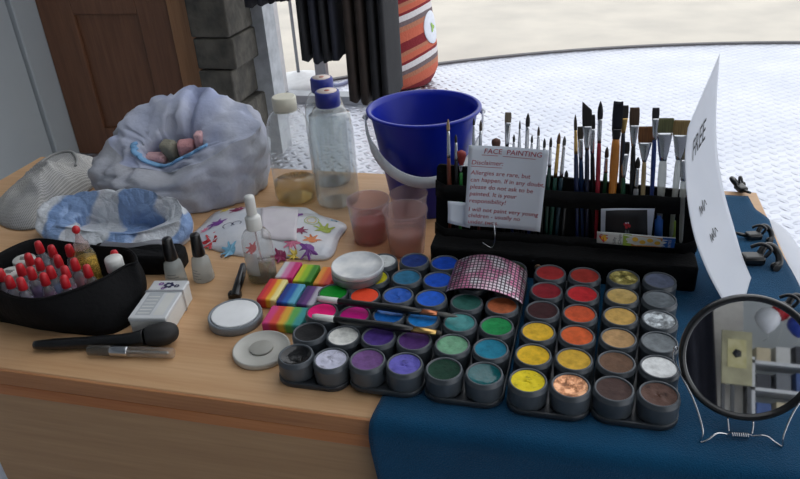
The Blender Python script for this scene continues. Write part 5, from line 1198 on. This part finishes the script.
def striped():
    m, nt, p = base('striped_knit'); tc = nd(nt, 'ShaderNodeTexCoord'); s = nd(nt, 'ShaderNodeSeparateXYZ'); nt.links.new(tc.outputs['Object'], s.inputs[0])
    z = mathn(nt, 'ADD', mathn(nt, 'SUBTRACT', s.outputs[2], mathn(nt, 'MULTIPLY', s.outputs[0], 0.36)), mathn(nt, 'MULTIPLY', noisetex(nt, tc.outputs['Object'], 6), 0.02))
    k = mathn(nt, 'FRACT', mathn(nt, 'DIVIDE', mathn(nt, 'ADD', z, 3.02), 0.27))
    RD, OR, GY, WH, TN = lin((128, 34, 42)), lin((196, 100, 76)), lin((112, 98, 100)), lin((216, 210, 210)), lin((176, 116, 90))
    nt.links.new(ramp(nt, k, [(0.0, RD), (0.20, OR), (0.42, TN), (0.52, GY), (0.62, WH), (0.74, RD), (0.80, OR), (0.92, TN)], 'CONSTANT'), p.inputs['Base Color'])
    p.inputs['Roughness'].default_value = 0.9; nt.links.new(bump(nt, noisetex(nt, tc.outputs['Object'], 90), 0.004), p.inputs['Normal']); return m
sb = empty('striped_bag', (-1.075, 4.12, 0.0)); tag(sb, 'tall round bag with red, orange, grey and white stripes beside the dark trousers', 'bag')
def sbr(z): return 0.215 + 0.018 * math.sin(z * 7 + 0.6) 
MB().lathe([(0.15, 0.001), (0.19, 0.012), (0.212, 0.05)] + [(sbr(z / 20), z / 20) for z in range(2, 19)] + [(0.20, 0.95), (0.15, 0.99), (0.05, 1.0)], 56, m=striped()).build('bag_body', parent=sb)
b = MB(); cz, ca_, rt_ = 0.345, math.radians(-12), 0.080
def tagpt(q, a, off):
    hx, hz = q * rt_ * math.cos(a), q * rt_ * 1.15 * math.sin(a); r = sbr(cz + hz) + off; th_ = ca_ + hx / 0.22
    return Vector((r * math.cos(th_), r * math.sin(th_), cz + hz))
mt = pm('round_white_tag', (226, 230, 240), 0.5)
b.rings([[tagpt(q, 2 * PI * i / 32, o_) for i in range(32)] for q, o_ in ((1.0, 0.001), (1.0, 0.005), (0.97, 0.006), (0.6, 0.006), (0.01, 0.006))], True, m=mt)
tg = b.build('round_tag', parent=sb); tg['label'] = 'round white tag'
b = MB(); b.face([b.bm.verts.new(tagpt(0.33 * (0.7 + 0.3 * math.cos(3 * 2 * PI * i / 24)), 2 * PI * i / 24, 0.0085)) for i in range(24)], b.mi(pm('green_mark', (150, 190, 90), 0.5)), False)
b.build('tag_print', parent=tg)
# stand with a white round base, outside the window
t = tag(empty('pole_stand', (-1.72, 4.06, -0.019)), 'thin pole on a round white base standing outside the window', 'stand')
MB().lathe([(0.19, 0), (0.20, 0.01), (0.20, 0.03), (0.17, 0.055), (0.06, 0.075), (0.03, 0.09)], 40, m=M_white).build('base', parent=t)
MB().lathe([(0.010, 0.085), (0.010, 1.5)], 12, m=M_alu).build('pole', parent=t)
hs = smooth_path([(-1.5080, 3.9560, 0.0050), (-1.5090, 3.9970, 0.0050), (-1.4900, 4.0190, 0.0050), (-1.4390, 4.0220, 0.0050), (-1.3950, 4.1310, 0.0050), (-1.3430, 4.2670, 0.0050)], 6)
tag(MB().tube(hs, 0.013, 8, pm('grey_hose', (150, 160, 196), 0.5)).build('hose'), 'pale blue-grey hose lying on the ground behind the bottles', 'hose')

# ------------------------------------------------------------------ the shop behind the camera, seen only in the mirror
wallbox('wall_column', 0.80, 1.17, -3.99, -3.72, 0, 2.7, pm('white_column', (216, 212, 204), 0.7))
t = tag(empty('curtain', (0.635, -3.62, 0.0)), 'dark navy curtain hanging left of the white column, seen in the mirror', 'curtain')
b = MB(); b.grid(lambda u, v: Vector((-0.30 + 0.64 * u + 0.05 * math.cos(v * 2.6), 0.03 * math.sin(u * 26), 0.02 + 2.4 * v)), 60, 10, M_dark[3])
solid(b.build('curtain_fabric', parent=t), 0.004, 0)
MB().tube([(-0.34, 0, 2.44), (0.38, 0, 2.44)], 0.012, 10, M_alu).build('curtain_pole', parent=t)
for s_ in (-0.30, 0.34): MB().tube([(s_, 0, 2.44), (s_, -0.36, 2.44)], 0.008, 8, M_alu).build('pole_bracket', parent=t)
t = tag(empty('display_board', (1.085, -3.52, 0.0)), 'yellow-green display board on grey easel legs, seen in the mirror', 'board')
MB().box((0, 0, 1.475), (0.18, 0.014, 0.34), bev=0.003, m=pm('board_olive', (186, 180, 146), 0.7, var=(150, 146, 118), vs=9)).build('board', parent=t)
MB().box((0.0, 0.009, 1.50), (0.11, 0.004, 0.18), m=pm('board_print', (214, 206, 160), 0.7, var=(188, 178, 120), vs=12)).build('print', parent=t)
b = MB(); b.lathe([(0.028, 0), (0.030, 0.003), (0.0003, 0.004)], 5, m=M_inkb, M=axis_matrix((0.0, 0.011, 1.50), (0, 1, 1.50), (0, 0, 1)), cap1=False); b.build('motif', parent=t)
for s_ in (-0.075, -0.02, 0.075): MB().box((s_, -0.02, 0.66), (0.022, 0.02, 1.32), bev=0.002, m=pm('easel_grey', (74, 76, 80), 0.5)).build('leg', parent=t)
t = tag(empty('shelf_unit', (1.565, -3.72, 0.0)), 'white open shelf unit right of the column, seen in the mirror', 'shelf')
for z in (0.06, 0.45, 0.80, 1.12, 1.30, 1.47): MB().box((0, 0, z), (0.76, 0.30, 0.02), m=M_white).build('shelf_board', parent=t)
for x in (-0.37, 0.37): MB().box((x, 0, 0.75), (0.02, 0.30, 1.5), m=M_white).build('side_panel', parent=t)
bxm = [pm('carton_' + n_, c, 0.6) for n_, c in (('white', (214, 214, 210)), ('grey', (120, 124, 130)), ('cream', (210, 196, 164)), ('dark', (62, 64, 72)), ('blue', (70, 96, 150)))]
k = 0
for zi, z in enumerate((0.811, 1.131, 1.311, 1.481)):
    for xi in range(6):
        hh = 0.09 + 0.03 * ((k * 7) % 3) / 2
        o = MB().box((0, 0, hh / 2), (0.085, 0.14, hh), bev=0.003, m=bxm[(k * 3 + zi) % 5]).build('carton', loc=(1.265 + 0.115 * xi, -3.68, z))
        tag(o, 'small %s carton, %s along the %s shelf seen in the mirror' % (('white', 'grey', 'cream', 'dark', 'blue')[(k * 3 + zi) % 5], ('first', 'second', 'third', 'fourth', 'fifth', 'sixth')[xi], ('low', 'middle', 'upper', 'top')[zi]), 'carton', 'cartons on the shelf unit'); k += 1
for nm, loc, r, c, lb in (('balloon', (1.245, -3.44, 1.72), 0.075, (226, 228, 232), 'white balloon by the column, seen in the mirror'), ('balloon', (1.345, -3.50, 1.80), 0.06, (190, 36, 46), 'red balloon above the shelf, seen in the mirror'), ('balloon', (1.425, -3.46, 1.70), 0.065, (40, 66, 160), 'blue balloon above the shelf, seen in the mirror')):
    b = MB(); b.lathe([(0.0003, -r * 1.15), (r * 0.10, -r * 1.12), (r * 0.5, -r * 0.85), (r * 0.9, -r * 0.3), (r, r * 0.12), (r * 0.86, r * 0.6), (r * 0.5, r * 0.92), (0.0003, r * 1.02)], 24, m=pm('balloon_rubber', c, 0.3), cap0=False, cap1=False)
    o = b.build(nm, loc=loc); tag(o, lb, 'balloon', 'balloons in the shop')
    MB().tube([(0, 0, -r * 1.12), (0.005, 0.0, -r * 1.5), (0.0, -0.1, -loc[2] + 1.60)], 0.0015, 6, M_whitep).build('ribbon', parent=o)
